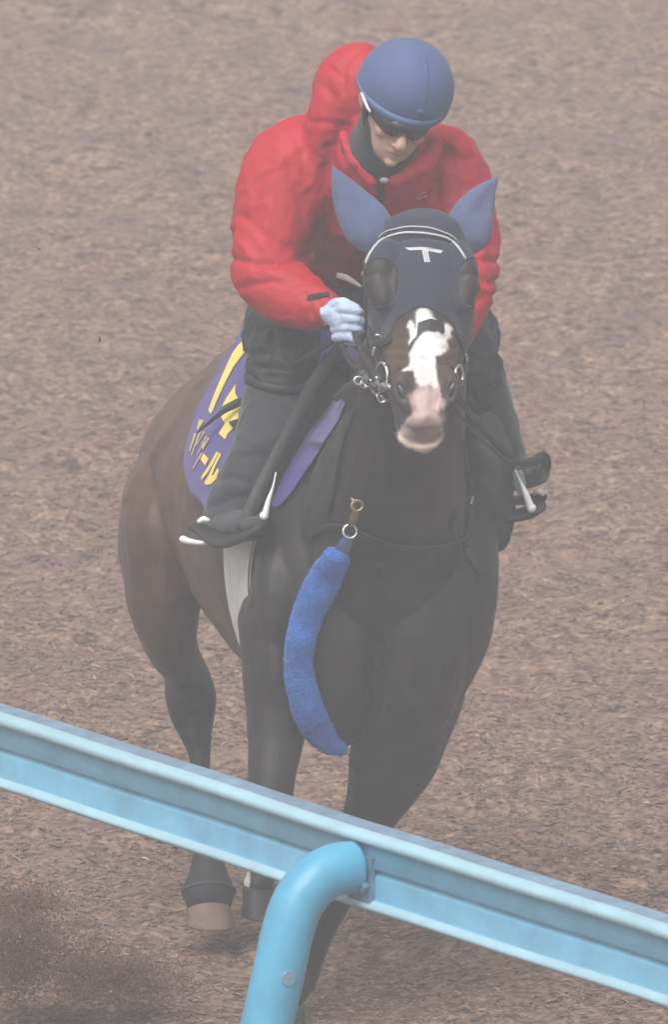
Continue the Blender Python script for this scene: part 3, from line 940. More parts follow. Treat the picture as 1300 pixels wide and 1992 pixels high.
for (x0, y0), (x1, y1), hw_ in (((290, 1205), (255, 1310), 20), ((318, 1205), (285, 1275), 8), ((232, 1350), (172, 1540), 12), ((285, 1330), (190, 1585), 9), ((330, 1330), (240, 1480), 7), ((352, 1380), (255, 1580), 7), ((375, 1395), (310, 1520), 12), ((300, 1560), (208, 1725), 9), ((330, 1440), (300, 1500), 16)):
    dx, dy = x1 - x0, y1 - y0; l = math.hypot(dx, dy); px_, py_ = -dy / l * hw_, dx / l * hw_
    link('lettering', decal([pz(x0 + px_, y0 + py_), pz(x0 - px_, y0 - py_), pz(x1 - px_ * .6, y1 - py_ * .6), pz(x1 + px_ * .6, y1 + py_ * .6)], cb, .003, 1), M['yellow_pale'], cloth, smooth=False)
fl = decal([(690, 785), (680, 818), (648, 868), (616, 915), (584, 958), (562, 982), (545, 992), (528, 985), (548, 930), (590, 850), (640, 790), (672, 770)], hb, .014, 2)
relax(fl, 14)
link('front_edge', fl, M['purple'], cloth)

# ------------------------------------------------------------------ saddle
saddle = thing('saddle', at(690, 640, .62), 'black racing saddle under the rider with white stirrup irons', 'saddle')
g = G()
g.rings([[trunk_pt(a, t, o_) for a, t, o_ in [(a_, math.radians(tt), .042 + .03 * (abs(f - .5) * 2) ** 3 * (1 if abs(tt - 90) < 30 else .2)) for tt in np.linspace(52, 128, 21)]] +
         [trunk_pt(a_, math.radians(tt), .030) for tt in np.linspace(128, 52, 21)] for f, a_ in [(x, .50 + .34 * x) for x in np.linspace(0, 1, 14)]])
put('seat', g, M['leather'], saddle)
for s in (1, -1):
    t0, t1 = (62, 36) if s > 0 else (118, 160)
    g = G().rings([[trunk_pt(a_ - .10 * math.sin(math.pi * x), math.radians(t0 + (t1 - t0) * x), .048) for a_ in np.linspace(.34, .50, 9)] +
                   [trunk_pt(a_ - .10 * math.sin(math.pi * x), math.radians(t0 + (t1 - t0) * x), .034) for a_ in np.linspace(.50, .34, 9)] for x in np.linspace(0, 1, 12)])
    put('flap', g, M['leather'], saddle)
g = G().rings([[trunk_pt(a_ + .06 * x, math.radians(125 + 87 * x), .066 - .01 * x) for a_ in np.linspace(.26, .50, 9)] +
               [trunk_pt(a_ + .06 * x, math.radians(125 + 87 * x), .048 - .01 * x) for a_ in np.linspace(.50, .26, 9)] for x in np.linspace(0, 1, 16)])
put('saddle_pad', g, M['leather'], saddle)
gp_ = G(); gp_.limb([(930, 840, .30, 52, 40), (945, 900, .27, 56, 42), (955, 960, .25, 50, 40), (958, 1010, .24, 45, 36), (962, 1045, .24, 30, 28)], n=18)
pm = fuse(gp_, .007, 6); P = co_of(pm); N = no_of(pm)
set_co(pm, P + N * (fbm(P, .06, 44, 2) * .006)[:, None])
link('pad_flap', pm, M['leather'], saddle)
def band(name, pts, wid, th, m, par, n=None):
    P_ = [at(*p) for p in pts]
    N_ = [n or (CAM - p).normalized() for p in P_]
    return put(name, ribbon(P_, N_, wid, th), m, par)
band('stirrup_leather', [(672, 662, .16), (618, 735, .16), (572, 820, .15), (528, 905, .12), (490, 985, .08), (471, 1034, .06)], [.026, .036, .032, .030, .034, .036], .009, M['leather'], saddle)
band('stirrup_leather', [(640, 690, .18), (612, 742, .18), (590, 800, .18)], [.020, .030, .012], .006, M['leather'], saddle)
band('stirrup_leather', [(908, 770, .28), (960, 850, .33), (1003, 915, .36)], .020, .006, M['leather'], saddle)
# right iron: two white branches and a dark tread
o = put('stirrup_iron', G().tube([at(537, 920, .06), at(531, 948, .05), at(523, 972, .045), at(517, 996, .04), at(514, 1003, .04)], [.002, .003, .006, .0085, .012], [.003, .004, .007, .009, .012], n=14, sub=4), M['white'], saddle)
put('tread', G().limb([(390, 1028, .18, 11, 40), (440, 1050, .12, 12, 45), (512, 1018, .06, 11, 36)], n=12), M['rubber'], o)
put('branch', G().tube([at(388, 1014, .14), at(396, 1010, .14), at(404, 1012, .14)], [.006, .008, .006], n=10, sub=3), M['white'], o)
o = put('stirrup_iron', G().tube([at(1003, 915, .19), at(1012, 935, .19), at(1022, 958, .19), at(1031, 982, .19), at(1034, 988, .19)], [.0025, .0035, .0075, .0095, .0125], [.003, .004, .008, .010, .012], n=14, sub=4), M['white'], saddle)
put('tread', G().limb([(985, 1008, .25, 9, 36), (1030, 996, .25, 12, 40), (1055, 984, .25, 9, 36)], n=12), M['rubber'], o)

# ------------------------------------------------------------------ rider
rider = thing('person', at(700, 620, .75), 'rider in red jacket, blue helmet and sunglasses crouched low over the horse', 'person')
# head frame
HC = at(779, 199, .08)
yaw_, pit_, rol_ = math.radians(9), math.radians(21), math.radians(15)
f_ = Vector((math.sin(yaw_) * math.cos(pit_), -math.cos(yaw_) * math.cos(pit_), -math.sin(pit_)))
u_ = Vector((0, 0, 1)); u_ = (u_ - f_ * u_.dot(f_)).normalized()
u_ = Matrix.Rotation(-rol_, 3, f_) @ u_
if u_.x < 0: u_ = Matrix.Rotation(2 * rol_, 3, f_) @ u_
r_ = f_.cross(u_) * -1                                  # image right
if r_.x < 0: r_ = -r_
def H(x, y, z):
    return HC + r_ * x + f_ * y + u_ * z
MH = Matrix((r_, f_, u_)).transposed()
g = G()
g.ball(H(0, -.005, .005), .079, .098, .098, MH, 24, 16)
g.tube([H(0, .045, .0), H(0, .055, -.04), H(0, .058, -.075), H(0, .060, -.105), H(0, .060, -.128)], [.066, .064, .058, .048, .028], [.045, .042, .040, .036, .024], ref=f_, n=18)
g.tube([H(-.052, .01, -.05), H(-.046, .03, -.09), H(-.02, .055, -.122), (H(.0, .062, -.128)), H(.02, .055, -.122), H(.046, .03, -.09), H(.052, .01, -.05)], [.016, .016, .018, .019, .018, .016, .016], ref=f_, n=10)
g.tube([H(0, .098, -.018), H(0, .108, -.040), H(0, .119, -.058), H(0, .112, -.066)], [.009, .0115, .0150, .0105], [.009, .011, .013, .008], ref=f_, n=12)
for s in (-1, 1):
    g.ball(H(.0115 * s, .105, -.064), .0085, .009, .0075, MH, 10, 8)
    g.ball(H(.040 * s, .078, -.045), .024, .018, .020, MH, 12, 8)
    g.tube([H(.045 * s, .088, .006), H(.02 * s, .099, .010)], .008, .008, ref=f_, n=8, sub=1)
g.tube([H(-.024, .090, -.0865), H(-.008, .1005, -.083), H(0, .101, -.0845), H(.008, .1005, -.083), H(.024, .090, -.0865)], [.003, .0058, .0055, .0058, .003], ref=f_, n=8)
g.tube([H(-.020, .090, -.094), H(0, .1, -.097), H(.020, .090, -.094)], [.003, .0068, .003], ref=f_, n=8)
g.ball(H(0, .092, -.118), .017, .013, .013, MH, 12, 8)
for s in (-1, 1):                                        # ears
    g.tube([H(.078 * s, -.010, .010), H(.088 * s, -.018, .012), H(.092 * s, -.022, -.008), H(.088 * s, -.014, -.030), H(.080 * s, -.006, -.040)], [.007, .009, .009, .008, .006], ref=f_, n=8)
    g.ball(H(.082 * s, -.012, -.012), .006, .012, .024, MH, 10, 8)
# neck, trunk, arms and legs, all inside the clothes
NK = H(0, -.03, -.09)
SH_R, SH_L = at(560, 318, .30), at(892, 330, .34)
EL_R, WR_R = at(520, 530, .22), at(634, 606, .06)
EL_L, WR_L = at(930, 520, .26), at(896, 640, .10)
HIP = at(660, 600, .86); CH = at(720, 390, .42)
g.tube([H(0, -.015, -.06), NK, at(745, 300, .26), CH], [.055, .056, .06, .10], n=16)
g.tube([at(740, 320, .32), CH, at(695, 470, .62), HIP], [.12, .15, .12, .10], [.08, .10, .08, .08], n=18)
g.tube([CH.lerp(SH_R, .3), SH_R, EL_R, WR_R], [.06, .06, .046, .028], n=12, sub=5)
g.tube([CH.lerp(SH_L, .3), SH_L, EL_L, WR_L], [.06, .06, .046, .028], n=12, sub=5)
KN_R, AN_R = at(556, 690, .28), at(452, 985, .26)
KN_L, AN_L = at(906, 712, .44), at(990, 895, .50)
for k_, a_, s in ((KN_R, AN_R, -1), (KN_L, AN_L, 1)):
    hp = HIP + X * (.12 * s)
    g.tube([HIP, hp, k_], [.07, .058, .040], n=12, sub=4)
    g.tube([k_, k_.lerp(a_, .35) - Y * .02, a_, a_ + Vector((.02, -.10, -.03))], [.038, .035, .028, .024], n=12, sub=4)
bme = fuse(g, .0048, 5)
P = co_of(bme); N = no_of(bme)
loc = (P - np.array(HC)) @ np.array(MH)                    # head coordinates
C = np.tile(np.array((.48, .31, .245)), (len(P), 1))
def hg(c, r, col, k):
    global C
    a = k * np.exp(-(((loc - np.array(c)) / np.array(r)) ** 2).sum(1))[:, None]
    C = C * (1 - a) + np.array(col) * a
hg((0, .1, -.090), (.020, .03, .0075), (.30, .125, .11), .8)
hg((0, .1, -.0895), (.019, .03, .0018), (.13, .05, .045), .9)
hg((0, .115, -.055), (.016, .02, .016), (.47, .27, .21), .5)
for s in (-1, 1):
    hg((.0085 * s, .115, -.068), (.0045, .01, .003), (.12, .05, .04), .8)
    hg((.045 * s, .08, -.05), (.02, .03, .02), (.45, .22, .17), .4)
hair = (loc[:, 2] > -.045) & (np.abs(loc[:, 0]) > .058) & (loc[:, 1] < .055) & (loc[:, 1] > .008) | (loc[:, 1] < -.03) & (loc[:, 2] > -.08) & (np.abs(loc[:, 0]) < .08)
C[hair & (np.abs(loc).max(1) < .16)] = (.018, .015, .014)
set_col(bme, C)
m = mat('skin of the face', (.42, .26, .2), .5, .05, 260, .05, 40, attr=True)
m.node_tree.nodes['Principled BSDF'].inputs['Subsurface Weight'].default_value = .08
m.node_tree.nodes['Principled BSDF'].inputs['Subsurface Radius'].default_value = (.02, .008, .005)
link('body', bme, m, rider)
# sunglasses: wrapped dark lens and temples
lens = []
for i in range(15):
    a = math.radians(-62 + 124 * i / 14); x = .082 * math.sin(a); y = .015 + .100 * math.cos(a)
    k = abs(i - 7) / 7
    top = .004 - .004 * k; bot = -.040 + .014 * (1 if i == 7 else 0) + .016 * k ** 3 + (.006 if i in (6, 8) else 0)
    lens.append([H(x, y + .004, top), H(x * 1.02, y + .007, (top + bot) / 2), H(x, y + .002, bot), H(x, y - .002, bot), H(x, y + .001, (top + bot) / 2), H(x, y - .001, top)])
sg = put('sunglasses', G().rings(lens), M['lens'], rider)
for s in (-1, 1):
    put('temple', G().tube([H(.075 * s, .062, .006), H(.083 * s, .02, .006), H(.085 * s, -.015, .002)], [.004, .0035, .003], [.006, .005, .004], ref=u_, n=8, sub=3), M['rubber'], sg)
# helmet with fabric cover, rim band and strap
def hel(th, ph, k=1.0):
    """th from the crown, ph round the head (0 = front)"""
    return H(.119 * k * math.sin(th) * math.sin(ph), -.003 + .123 * k * math.sin(th) * math.cos(ph), .041 + .119 * k * math.cos(th))
def rim(ph):
    return math.radians(106 + 7 * math.cos(ph) ** 2 * (1 if math.cos(ph) > 0 else 0) - 6 * math.sin(ph) ** 2 + (8 if math.cos(ph) < 0 else 0) * math.cos(ph) ** 2)
NP = 48
rings = [[hel(rim(2 * math.pi * j / NP) * i / 20, 2 * math.pi * j / NP) for j in range(NP)] for i in range(1, 21)]
rings += [[hel(rim(2 * math.pi * j / NP) * i / 20, 2 * math.pi * j / NP, .93) for j in range(NP)] for i in range(20, 0, -1)]
g = G(); g.rings(rings)
hme = raw(g.v, g.f)
P = co_of(hme); N = no_of(hme)
set_co(hme, P + N * (fbm(P, .05, 3, 2) * .0008)[:, None])
helm = link('helmet', hme, M['helmet'], rider)
g = G()
for i in range(-15, 16):
    pass
rb = []
for j in range(NP + 1):
    ph = 2 * math.pi * j / NP
    fr_ = max(0, math.cos(ph)) ** 2
    t1 = rim(ph); d_ = math.radians(5 + 8 * fr_); k = 1.012 + .012 * fr_
    rb.append([hel(t1 - d_, ph, 1.003), hel(t1 - d_ * .5, ph, k), hel(t1 + .03, ph, k + .01 * fr_), hel(t1 + .045, ph, .99), hel(t1, ph, .985)])
put('rim_band', G().rings(rb, caps=False), mat('light blue helmet rim', (.085, .145, .31), .7, .1, 260, .08, 20), helm)
put('seam', G().tube([hel(math.radians(t), math.radians(12), 1.002) for t in np.linspace(20, 100, 12)], .0011, .0011, n=6, sub=2), mat('helmet seam', (.045, .07, .165), .8), helm)
put('button', G().ball(hel(math.radians(88), math.radians(8), 1.0), .009, .004, .007, MH, 12, 8), M['helmet'], helm)
put('chin_strap', ribbon([H(-.1145, .000, .030), H(-.1115, .035, .020), H(-.100, .068, .006), H(-.090, .084, -.001)], [(-r_ + f_ * .4)] * 4, [.005, .010, .009, .004], .003), M['white'], helm)
put('chin_strap', G().tube([H(-.089, -.004, -.005), H(-.082, .012, -.05), H(-.064, .03, -.095), H(-.03, .055, -.130)], [.0075] * 4, [.003] * 4, ref=-r_, n=8, sub=4), M['knit'], helm)
# neck warmer round the chin
g = G()
rr = []
for zz, ra, rb_, yc in ((-.052, .077, .074, -.002), (-.075, .079, .082, .000), (-.10, .078, .088, .000), (-.125, .082, .092, -.002), (-.15, .085, .088, -.01), (-.18, .088, .085, -.035)):
    ring = []
    for j in range(40):
        ph = 2 * math.pi * j / 40
        fr_ = max(0, math.cos(ph)) ** 3
        ring.append(H(ra * math.sin(ph), yc + rb_ * math.cos(ph) * (1 - .05 * fr_), zz - (.100 * fr_ if zz > -.06 else .055 * fr_ if zz > -.08 else .03 * fr_)))
    rr.append(ring)
g.rings(rr + [[(Vector(p) - (Vector(p) - NK).normalized() * .006) for p in r] for r in rr[::-1]], caps=False)
nme = raw(g.v, g.f)
P = co_of(nme); N = no_of(nme); set_co(nme, P + N * (fbm(P, .035, 9, 2) * .0035)[:, None])
put_nw = link('neck_warmer', nme, M['knit'], rider)

# jacket
g = G()
g.tube([at(748, 262, .24), at(742, 310, .30), at(722, 380, .44), at(700, 450, .62), at(672, 520, .80), at(660, 560, .90)], [.105, .165, .205, .200, .185, .165], [.09, .13, .17, .17, .16, .14], ref=Y, n=26)
g.tube([at(640, 290, .36), at(572, 330, .33), at(536, 420, .29), at(522, 500, .24), at(531, 545, .20), at(568, 580, .15), at(605, 597, .11), at(630, 604, .08)], [.10, .115, .103, .090, .088, .078, .062, .050], [.10, .12, .11, .10, .095, .085, .066, .052], n=22, sub=5)
g.tube([at(826, 300, .36), at(870, 335, .35), at(893, 410, .32), at(906, 490, .28), at(908, 545, .23), at(900, 600, .16), at(892, 636, .12)], [.09, .095, .090, .078, .072, .062, .048], [.10, .12, .11, .10, .095, .075, .055], n=22, sub=5)
# raised hood and collar behind the head
g.ball(at(696, 184, .31), .113, .12, .126, None, 24, 16)
g.tube([at(626, 285, .30), at(636, 240, .28), at(650, 170, .30)], [.065, .058, .05], [.08, .08, .08], n=16)
g.tube([at(836, 268, .24), at(868, 268, .28), at(890, 290, .30)], [.022, .030, .034], [.03, .04, .05], n=14)
g.tube([at(668, 262, .13), at(690, 318, .09), at(722, 352, .08)], [.017, .019, .019], [.015, .018, .015], n=12)
g.tube([at(846, 282, .14), at(822, 322, .09), at(768, 352, .07)], [.015, .018, .020], [.015, .018, .015], n=12)
jme = fuse(g, .0062, 12)
P = co_of(jme); N = no_of(jme)
# opening for the neck
d_ = P - np.array(H(0, .03, -.16)); 
q = P.copy()
warp = P + .05 * np.stack([fbm(P, .14, 61, 2), fbm(P, .14, 62, 2), fbm(P, .14, 63, 2)], 1)
big = fbm(warp, .24, 14, 2)
fold = (1 - np.abs(fbm(warp * np.array((1, 1, 1.2)), .135, 17, 2))) ** 3
fine = (1 - np.abs(fbm(warp * np.array((1.2, 1, 1.2)), .055, 19, 2))) ** 3
disp = .007 * big + .0085 * (fold - .4) + .0040 * (fine - .4)
UVj = proj(P); front = N[:, 1] < .35
hoodm = np.clip((262 - UVj[:, 1]) / 30, 0, 1) * (UVj[:, 0] < 740)
disp = disp * (1 - .45 * hoodm)
def crease(pts, wd, amp):
    global disp
    disp = disp - amp * np.exp(-(segdist(UVj, pts) / wd) ** 2) * front
for pts, wd, amp in (([(602, 238), (640, 240), (676, 246)], 6, .007), ([(605, 250), (590, 300), (596, 350)], 10, .006), ([(455, 505), (500, 515), (560, 512), (600, 500)], 7, .010), ([(470, 420), (530, 470), (590, 495)], 9, .007),
                     ([(470, 560), (520, 548), (580, 555)], 8, .007), ([(560, 330), (590, 400), (600, 470)], 12, .009), ([(600, 380), (618, 440), (606, 480)], 10, .008), ([(520, 320), (500, 360), (495, 420)], 12, .005),
                     ([(690, 330), (660, 380), (640, 440)], 10, .007), ([(640, 290), (660, 350), (690, 400)], 10, .006), ([(850, 330), (846, 380), (858, 420)], 8, .008), ([(880, 310), (890, 370), (884, 410)], 9, .006),
                     ([(925, 512), (950, 505), (976, 512)], 7, .010), ([(925, 545), (950, 552), (974, 545)], 7, .010), ([(925, 590), (945, 575), (968, 580)], 7, .007), ([(930, 400), (950, 440), (955, 480)], 9, .006),
                     ([(640, 130), (662, 150), (668, 180)], 6, .006), ([(690, 105), (668, 128), (672, 165)], 6, .006), ([(630, 170), (650, 190), (648, 225)], 7, .004), ([(700, 250), (712, 300), (740, 345)], 7, .006),
                     ([(590, 570), (604, 590), (606, 612)], 5, .008), ([(610, 568), (622, 590), (628, 618)], 4, .006)):
    crease(pts, wd, amp)
set_co(jme, P + N * disp[:, None]); relax(jme, 2)
jk = link('jacket', jme, M['jacket'], rider)
jb = bvh_of(jme)
P_, N_ = zip(*[ray(a, b, jb, .002) for a, b in [(742, 352), (741, 375), (740, 398), (738, 420)]])
put('zip', ribbon(P_, N_, .017, .005), M['knit'], jk)
P_, N_ = zip(*[ray(a, b, jb, .004) for a, b in [(598, 582), (620, 577), (640, 574)]])
put('cuff_strap', ribbon(P_, N_, .015, .005), M['knit'], jk)
put('zip_pull', G().ball(at(748, 352, .03), .012, .006, .008), M['grey_tab'], jk)
for path in ([(808, 385), (818, 378), (828, 374)], [(811, 388), (822, 384), (830, 380)]):
    P_, N_ = zip(*[ray(a, b, jb, .001) for a, b in path])
    put('chest_print', ribbon(P_, N_, .004, .001), mat('pale print', (.62, .25, .25), .7), jk)
# dark shirt below the jacket front
# trousers
g = G()
g.tube([HIP + Vector((0, .06, .02)), HIP + Vector((-.06, -.05, -.02))], [.16, .15], [.13, .13], n=18)
g.tube([at(600, 570, .86), at(560, 610, .70), at(548, 660, .44), at(548, 705, .32), at(546, 738, .30)], [.10, .09, .088, .090, .084], [.10, .11, .12, .12, .10], n=22, sub=5)
g.tube([at(760, 570, .86), at(850, 620, .70), at(895, 660, .50), at(908, 712, .42), at(920, 752, .43)], [.10, .10, .080, .082, .078], [.10, .11, .11, .11, .10], n=22, sub=5)
g.tube([at(680, 520, .72), at(690, 560, .62), at(700, 600, .55)], [.13, .12, .10], [.10, .10, .09], n=18)
tme = fuse(g, .0068, 10)
P = co_of(tme); N = no_of(tme); UVj = proj(P); front = N[:, 1] < .35
warp = P + .04 * np.stack([fbm(P, .10, 71, 2), fbm(P, .10, 72, 2), fbm(P, .10, 73, 2)], 1)
disp = .007 * fbm(warp, .12, 24, 2) + .011 * ((1 - np.abs(fbm(warp * np.array((1, 1, 1.6)), .075, 27, 2))) ** 3 - .4)
for pts, wd, amp in (([(480, 690), (520, 684), (560, 694)], 7, .010), ([(530, 640), (526, 680), (512, 720)], 7, .010), ([(560, 640), (580, 670), (600, 680)], 8, .009), ([(490, 715), (550, 722), (600, 715)], 6, .008), ([(500, 640), (540, 632), (570, 640)], 7, .008), ([(905, 690), (930, 700), (950, 700)], 6, .008)):
    crease(pts, wd, amp)
set_co(tme, P + N * disp[:, None]); relax(tme, 1)
tr = link('trousers', tme, M['trousers'], rider)
put('cuff', G().tube([at(545, 736, .30), at(543, 752, .30)], [.090, .086], [.10, .098], n=26, sub=3, round_caps=False), M['trousers'], tr)
# boots
def boot(keys, foot, creases, nm='boot'):
    g = G()
    g.limb(keys, n=22, sub=5)
    g.limb(foot, ref=Z, n=18, sub=4)
    me_ = fuse(g, .0058, 8)
    P = co_of(me_); N = no_of(me_)
    global disp, UVj, front
    UVj = proj(P); front = N[:, 1] < .4
    warp = P + .03 * np.stack([fbm(P, .10, 81, 2), fbm(P, .10, 82, 2), fbm(P, .10, 83, 2)], 1)
    disp = .004 * fbm(warp, .11, 34, 2) + .004 * ((1 - np.abs(fbm(warp, .07, 37, 2))) ** 3 - .4)
    for c in creases: crease(*c)
    set_co(me_, P + N * disp[:, None]); relax(me_, 1)
    return link(nm, me_, M['boot'], rider)
bo = boot([(550, 725, .30, 62, 62), (542, 775, .28, 72, 64), (526, 835, .24, 66, 60), (501, 890, .22, 59, 54), (472, 940, .21, 53, 50), (452, 980, .22, 52, 50), (446, 1004, .23, 49, 50)],
          [(424, 1010, .30, 34, 22), (446, 1016, .22, 46, 24), (468, 1020, .14, 42, 25), (484, 1021, .09, 32, 22), (494, 1022, .06, 20, 16)],
          (([(420, 935), (450, 928), (480, 940)], 7, .006), ([(410, 985), (450, 972), (490, 965)], 8, .008), ([(470, 890), (505, 885), (535, 895)], 8, .004)))
put('sole', G().limb([(410, 1036, .30, 28, 7), (445, 1046, .20, 44, 7), (470, 1047, .12, 40, 7), (490, 1044, .06, 22, 7)], ref=Z, n=18), M['rubber'], bo)
put('spur', G().tube([at(356, 1049, .38), at(368, 1053, .37), at(388, 1056, .33), at(404, 1056, .30)], [.0095, .008, .006, .004], n=12, sub=4), M['white'], bo)
put('heel_band', G().tube([at(388, 1012, .20), at(394, 1030, .20), at(406, 1050, .22), at(420, 1060, .24)], [.006, .008, .009, .006], [.003] * 4, n=10, sub=4), M['leather_grey'], bo)
bo = boot([(930, 735, .45, 58, 66), (942, 790, .46, 60, 62), (962, 840, .47, 54, 56), (982, 880, .49, 42, 48), (998, 905, .50, 38, 42), (1010, 925, .49, 34, 40)],
          [(1004, 920, .56, 30, 22), (1020, 922, .46, 38, 27), (1036, 918, .36, 34, 29), (1044, 914, .27, 26, 24), (1048, 916, .23, 18, 18)],
          (([(990, 890), (1015, 880), (1040, 885)], 7, .008), ([(1005, 930), (1030, 905), (1050, 900)], 7, .006)))
put('sole', G().limb([(1008, 970, .56, 26, 7), (1026, 976, .44, 34, 7), (1044, 966, .28, 22, 7)], ref=Z, n=18), M['rubber'], bo)
put('heel_band', ribbon([at(1008, 916, .22), at(1012, 940, .22), at(1016, 962, .22)], [Vector((0, -1, .1))] * 3, [.022, .030, .018], .008), mat('grey green boot panel', (.20, .26, .26), .8, .2, 200), bo)
put('toe_band', G().tube([at(1040, 962, .27), at(1048, 955, .25), at(1056, 962, .27)], [.004, .007, .005], n=10, sub=3), M['white_web'], bo)

# gloves: palm, four curled fingers and a thumb each
def glove(px, sgn, yo):
    def A(u, v, y): return at(px + sgn * (u - 665), v, y + yo)
    g = G()
    g.tube([A(628, 606, .075), A(636, 612, .05), A(648, 620, .03), A(660, 626, .005), A(668, 628, -.015)], [.027, .030, .036, .037, .032], [.017, .018, .019, .018, .015], ref=Vector((sgn * .75, -.55, .1)), n=16)
    g.ball(A(630, 607, .07), .026, .02, .028)
    wr = put('glove', g, M['glove'], rider)
    for k, (v0, l, r) in enumerate(((602, 1.0, .0125), (620, 1.08, .0130), (638, 1.0, .0125), (655, .84, .0112))):
        g.tube([A(652, v0 + 2, .02), A(672, v0 - 1, -.022), A(672 + 22 * l, v0 + 3, -.036), A(674 + 27 * l, v0 + 9, -.010), A(668 + 18 * l, v0 + 12, .012), A(668 + 8 * l, v0 + 11, .012)], [r * 1.05, r * 1.08, r, r * .95, r * .9, r * .7], n=12, sub=4)
    g.tube([A(640, 604, .03), A(654, 592, .012), A(672, 590, -.012), A(690, 597, -.024), A(699, 603, -.024)], [.016, .015, .0125, .0115, .009], n=12, sub=4)
    g.tube([A(622, 604, .09), A(632, 608, .06)], [.032, .034], [.026, .028], n=16, sub=1)
    me_ = fuse(g, .0030, 4)
    P = co_of(me_); N = no_of(me_)
    set_co(me_, P + N * (.0022 * fbm(P, .022, 91, 2) + .0012 * ((1 - np.abs(fbm(P, .014, 95, 2))) ** 3 - .4))[:, None]); relax(me_, 1)
    wr.data = me_; me_.name = 'glove'; me_.materials.clear(); me_.materials.append(M['glove'])
    me_.polygons.foreach_set('use_smooth', np.ones(len(me_.polygons), bool))
    return wr
glove(665, 1, 0.0)
glove(868, -1, 0.06)

# ------------------------------------------------------------------ whip, reins, breast strap and fleece strap
g = G().tube([at(682, 638, -.03), at(656, 658, .03), at(600, 692, .16), at(540, 730, .26), at(490, 765, .36), at(466, 784, .41), at(436, 800, .44), at(408, 821, .47), at(384, 842, .50)], [.0085, .0085, .008, .008, .0085, .0085, .0065, .0045, .002], n=10, sub=5)
wh = put('whip', g, M['leather'])
tag(wh, 'thin black riding whip held in the right glove, tip over purple cloth', 'whip')
reins = thing('reins', at(700, 680, -.2), 'black leather reins from the bit rings to both gloves', 'reins')
def hang(name, pts, wid, th, m, par, wob=0):
    return band(name, pts, wid, th, m, par)
hang('rein', [(739, 742, -.565), (722, 712, -.50), (706, 684, -.30), (695, 660, -.12), (690, 642, -.03), (686, 626, -.03)], .018, .006, M['leather'], reins)
hang('rein', [(731, 752, -.555), (706, 742, -.44), (676, 757, -.24), (652, 776, -.05)], [.012, .02, .026, .016], .007, M['leather_grey'], reins)
hang('rein', [(700, 664, -.10), (704, 690, -.16), (698, 720, -.20), (678, 700, -.10), (664, 668, -.02)], .012, .005, M['leather'], reins)
hang('rein', [(893, 742, -.575), (905, 716, -.40), (900, 680, -.12), (880, 650, -.02), (846, 640, .02)], .018, .006, M['leather'], reins)
M['rein_purple'] = mat('dark purple web rein', (.040, .032, .062), .7, .2, 200)
hang('rein', [(886, 770, -.56), (912, 800, -.40), (948, 845, -.10), (985, 882, .14), (1004, 896, .20)], .017, .005, M['rein_purple'], reins)
hang('rein', [(884, 790, -.55), (918, 838, -.36), (958, 872, -.06), (990, 898, .14), (1030, 900, .18), (1056, 888, .20), (1064, 906, .22), (1054, 930, .24)], [.008, .008, .009, .012, .022, .026, .024, .012], .006, M['leather'], reins)

mar = thing('breast_strap', at(690, 1030, -.15), 'dark breast strap across the chest with a brass clip and ring', 'breast strap')
def chest(uv, wd, name, m, th=.005, off=.006):
    return put(name, strap(uv, hb, wd, th, off), M[m], mar)
chest([(606, 1046), (622, 1030), (650, 1022), (680, 1026)], .016, 'strap', 'leather')
chest([(700, 1034), (730, 1048), (770, 1060), (820, 1064), (870, 1058), (900, 1046), (914, 1024), (917, 990)], .016, 'strap', 'leather')
chest([(884, 990), (876, 1020), (884, 1046)], .012, 'strap', 'leather')
chest([(908, 1062), (918, 1088), (936, 1116)], .024, 'strap_end', 'leather', .008)
chest([(916, 988), (912, 950), (904, 905), (898, 860)], .012, 'strap', 'leather')
chest([(640, 1010), (654, 940), (668, 870), (690, 800)], .012, 'strap', 'leather')
def hv(u, v, off):
    h, n = ray(u, v, hb, off)
    return h if h is not None else at(u, v, 0)
put('keeper', G().tube([hv(914, 985, .012), hv(917, 972, .012)], .0028, .0028, n=6, sub=1), M['steel'], mar)
p = hv(689, 1026, .018)
put('ring', G().torus(p, .0165, .0032, Vector((.1, -1, .35)), 1.0, 24, 8), M['steel'], mar)
g = G()
q = [hv(693, 1012, .022), hv(699, 998, .024), hv(703, 985, .024)]
g.tube(q, [.0075, .011, .008], [.006, .008, .006], n=12, sub=3)
g.torus(hv(706, 974, .024), .0125, .0038, Vector((.2, -1, .1)), 1.1, 18, 8)
g.tube([hv(698, 963, .024), hv(702, 966, .026), hv(701, 978, .026)], .004, .004, n=8)
put('clip', g, M['brass'], mar)
fs = thing('fleece_strap', at(600, 1250, -.05), 'royal blue sheepskin-covered strap hanging in a curve on the dark chest', 'strap')
ctr = [(655, 1084, 30), (634, 1122, 36), (612, 1164, 36), (596, 1205, 34), (585, 1248, 32), (581, 1292, 32), (586, 1336, 33), (600, 1382, 35), (618, 1418, 33), (640, 1444, 26), (662, 1456, 17)]
K, R = [], []
for (u, v, r) in ctr:
    h, n = ray(u, v, hb, 0)
    hl, _ = ray(u + r, v, hb, 0); hr, _ = ray(u - r, v, hb, 0)
    ys = [h_.y for h_ in (h, hl, hr) if h_ is not None and h_.y < .6]
    K.append((u, v, (min(ys) if ys else .05))); R.append(r)
ys = np.array([k[2] for k in K]); ys = np.convolve(np.pad(ys, 2, mode='edge'), np.ones(5) / 5, 'valid'); ys = np.minimum(ys, [k[2] for k in K]) - .022
g = G().tube([at(k[0], k[1], y_) for k, y_ in zip(K, ys)], [(r - 3) * PX for r in R], [min(r, 24) * PX * .8 for r in R], n=28, sub=9)
fme = fuse(g, .0042, 3)
P = co_of(fme); N = no_of(fme)
set_co(fme, P + N * (.0016 * fbm(P, .03, 51, 2) + .0012 * fbm(P, .010, 55, 2))[:, None])
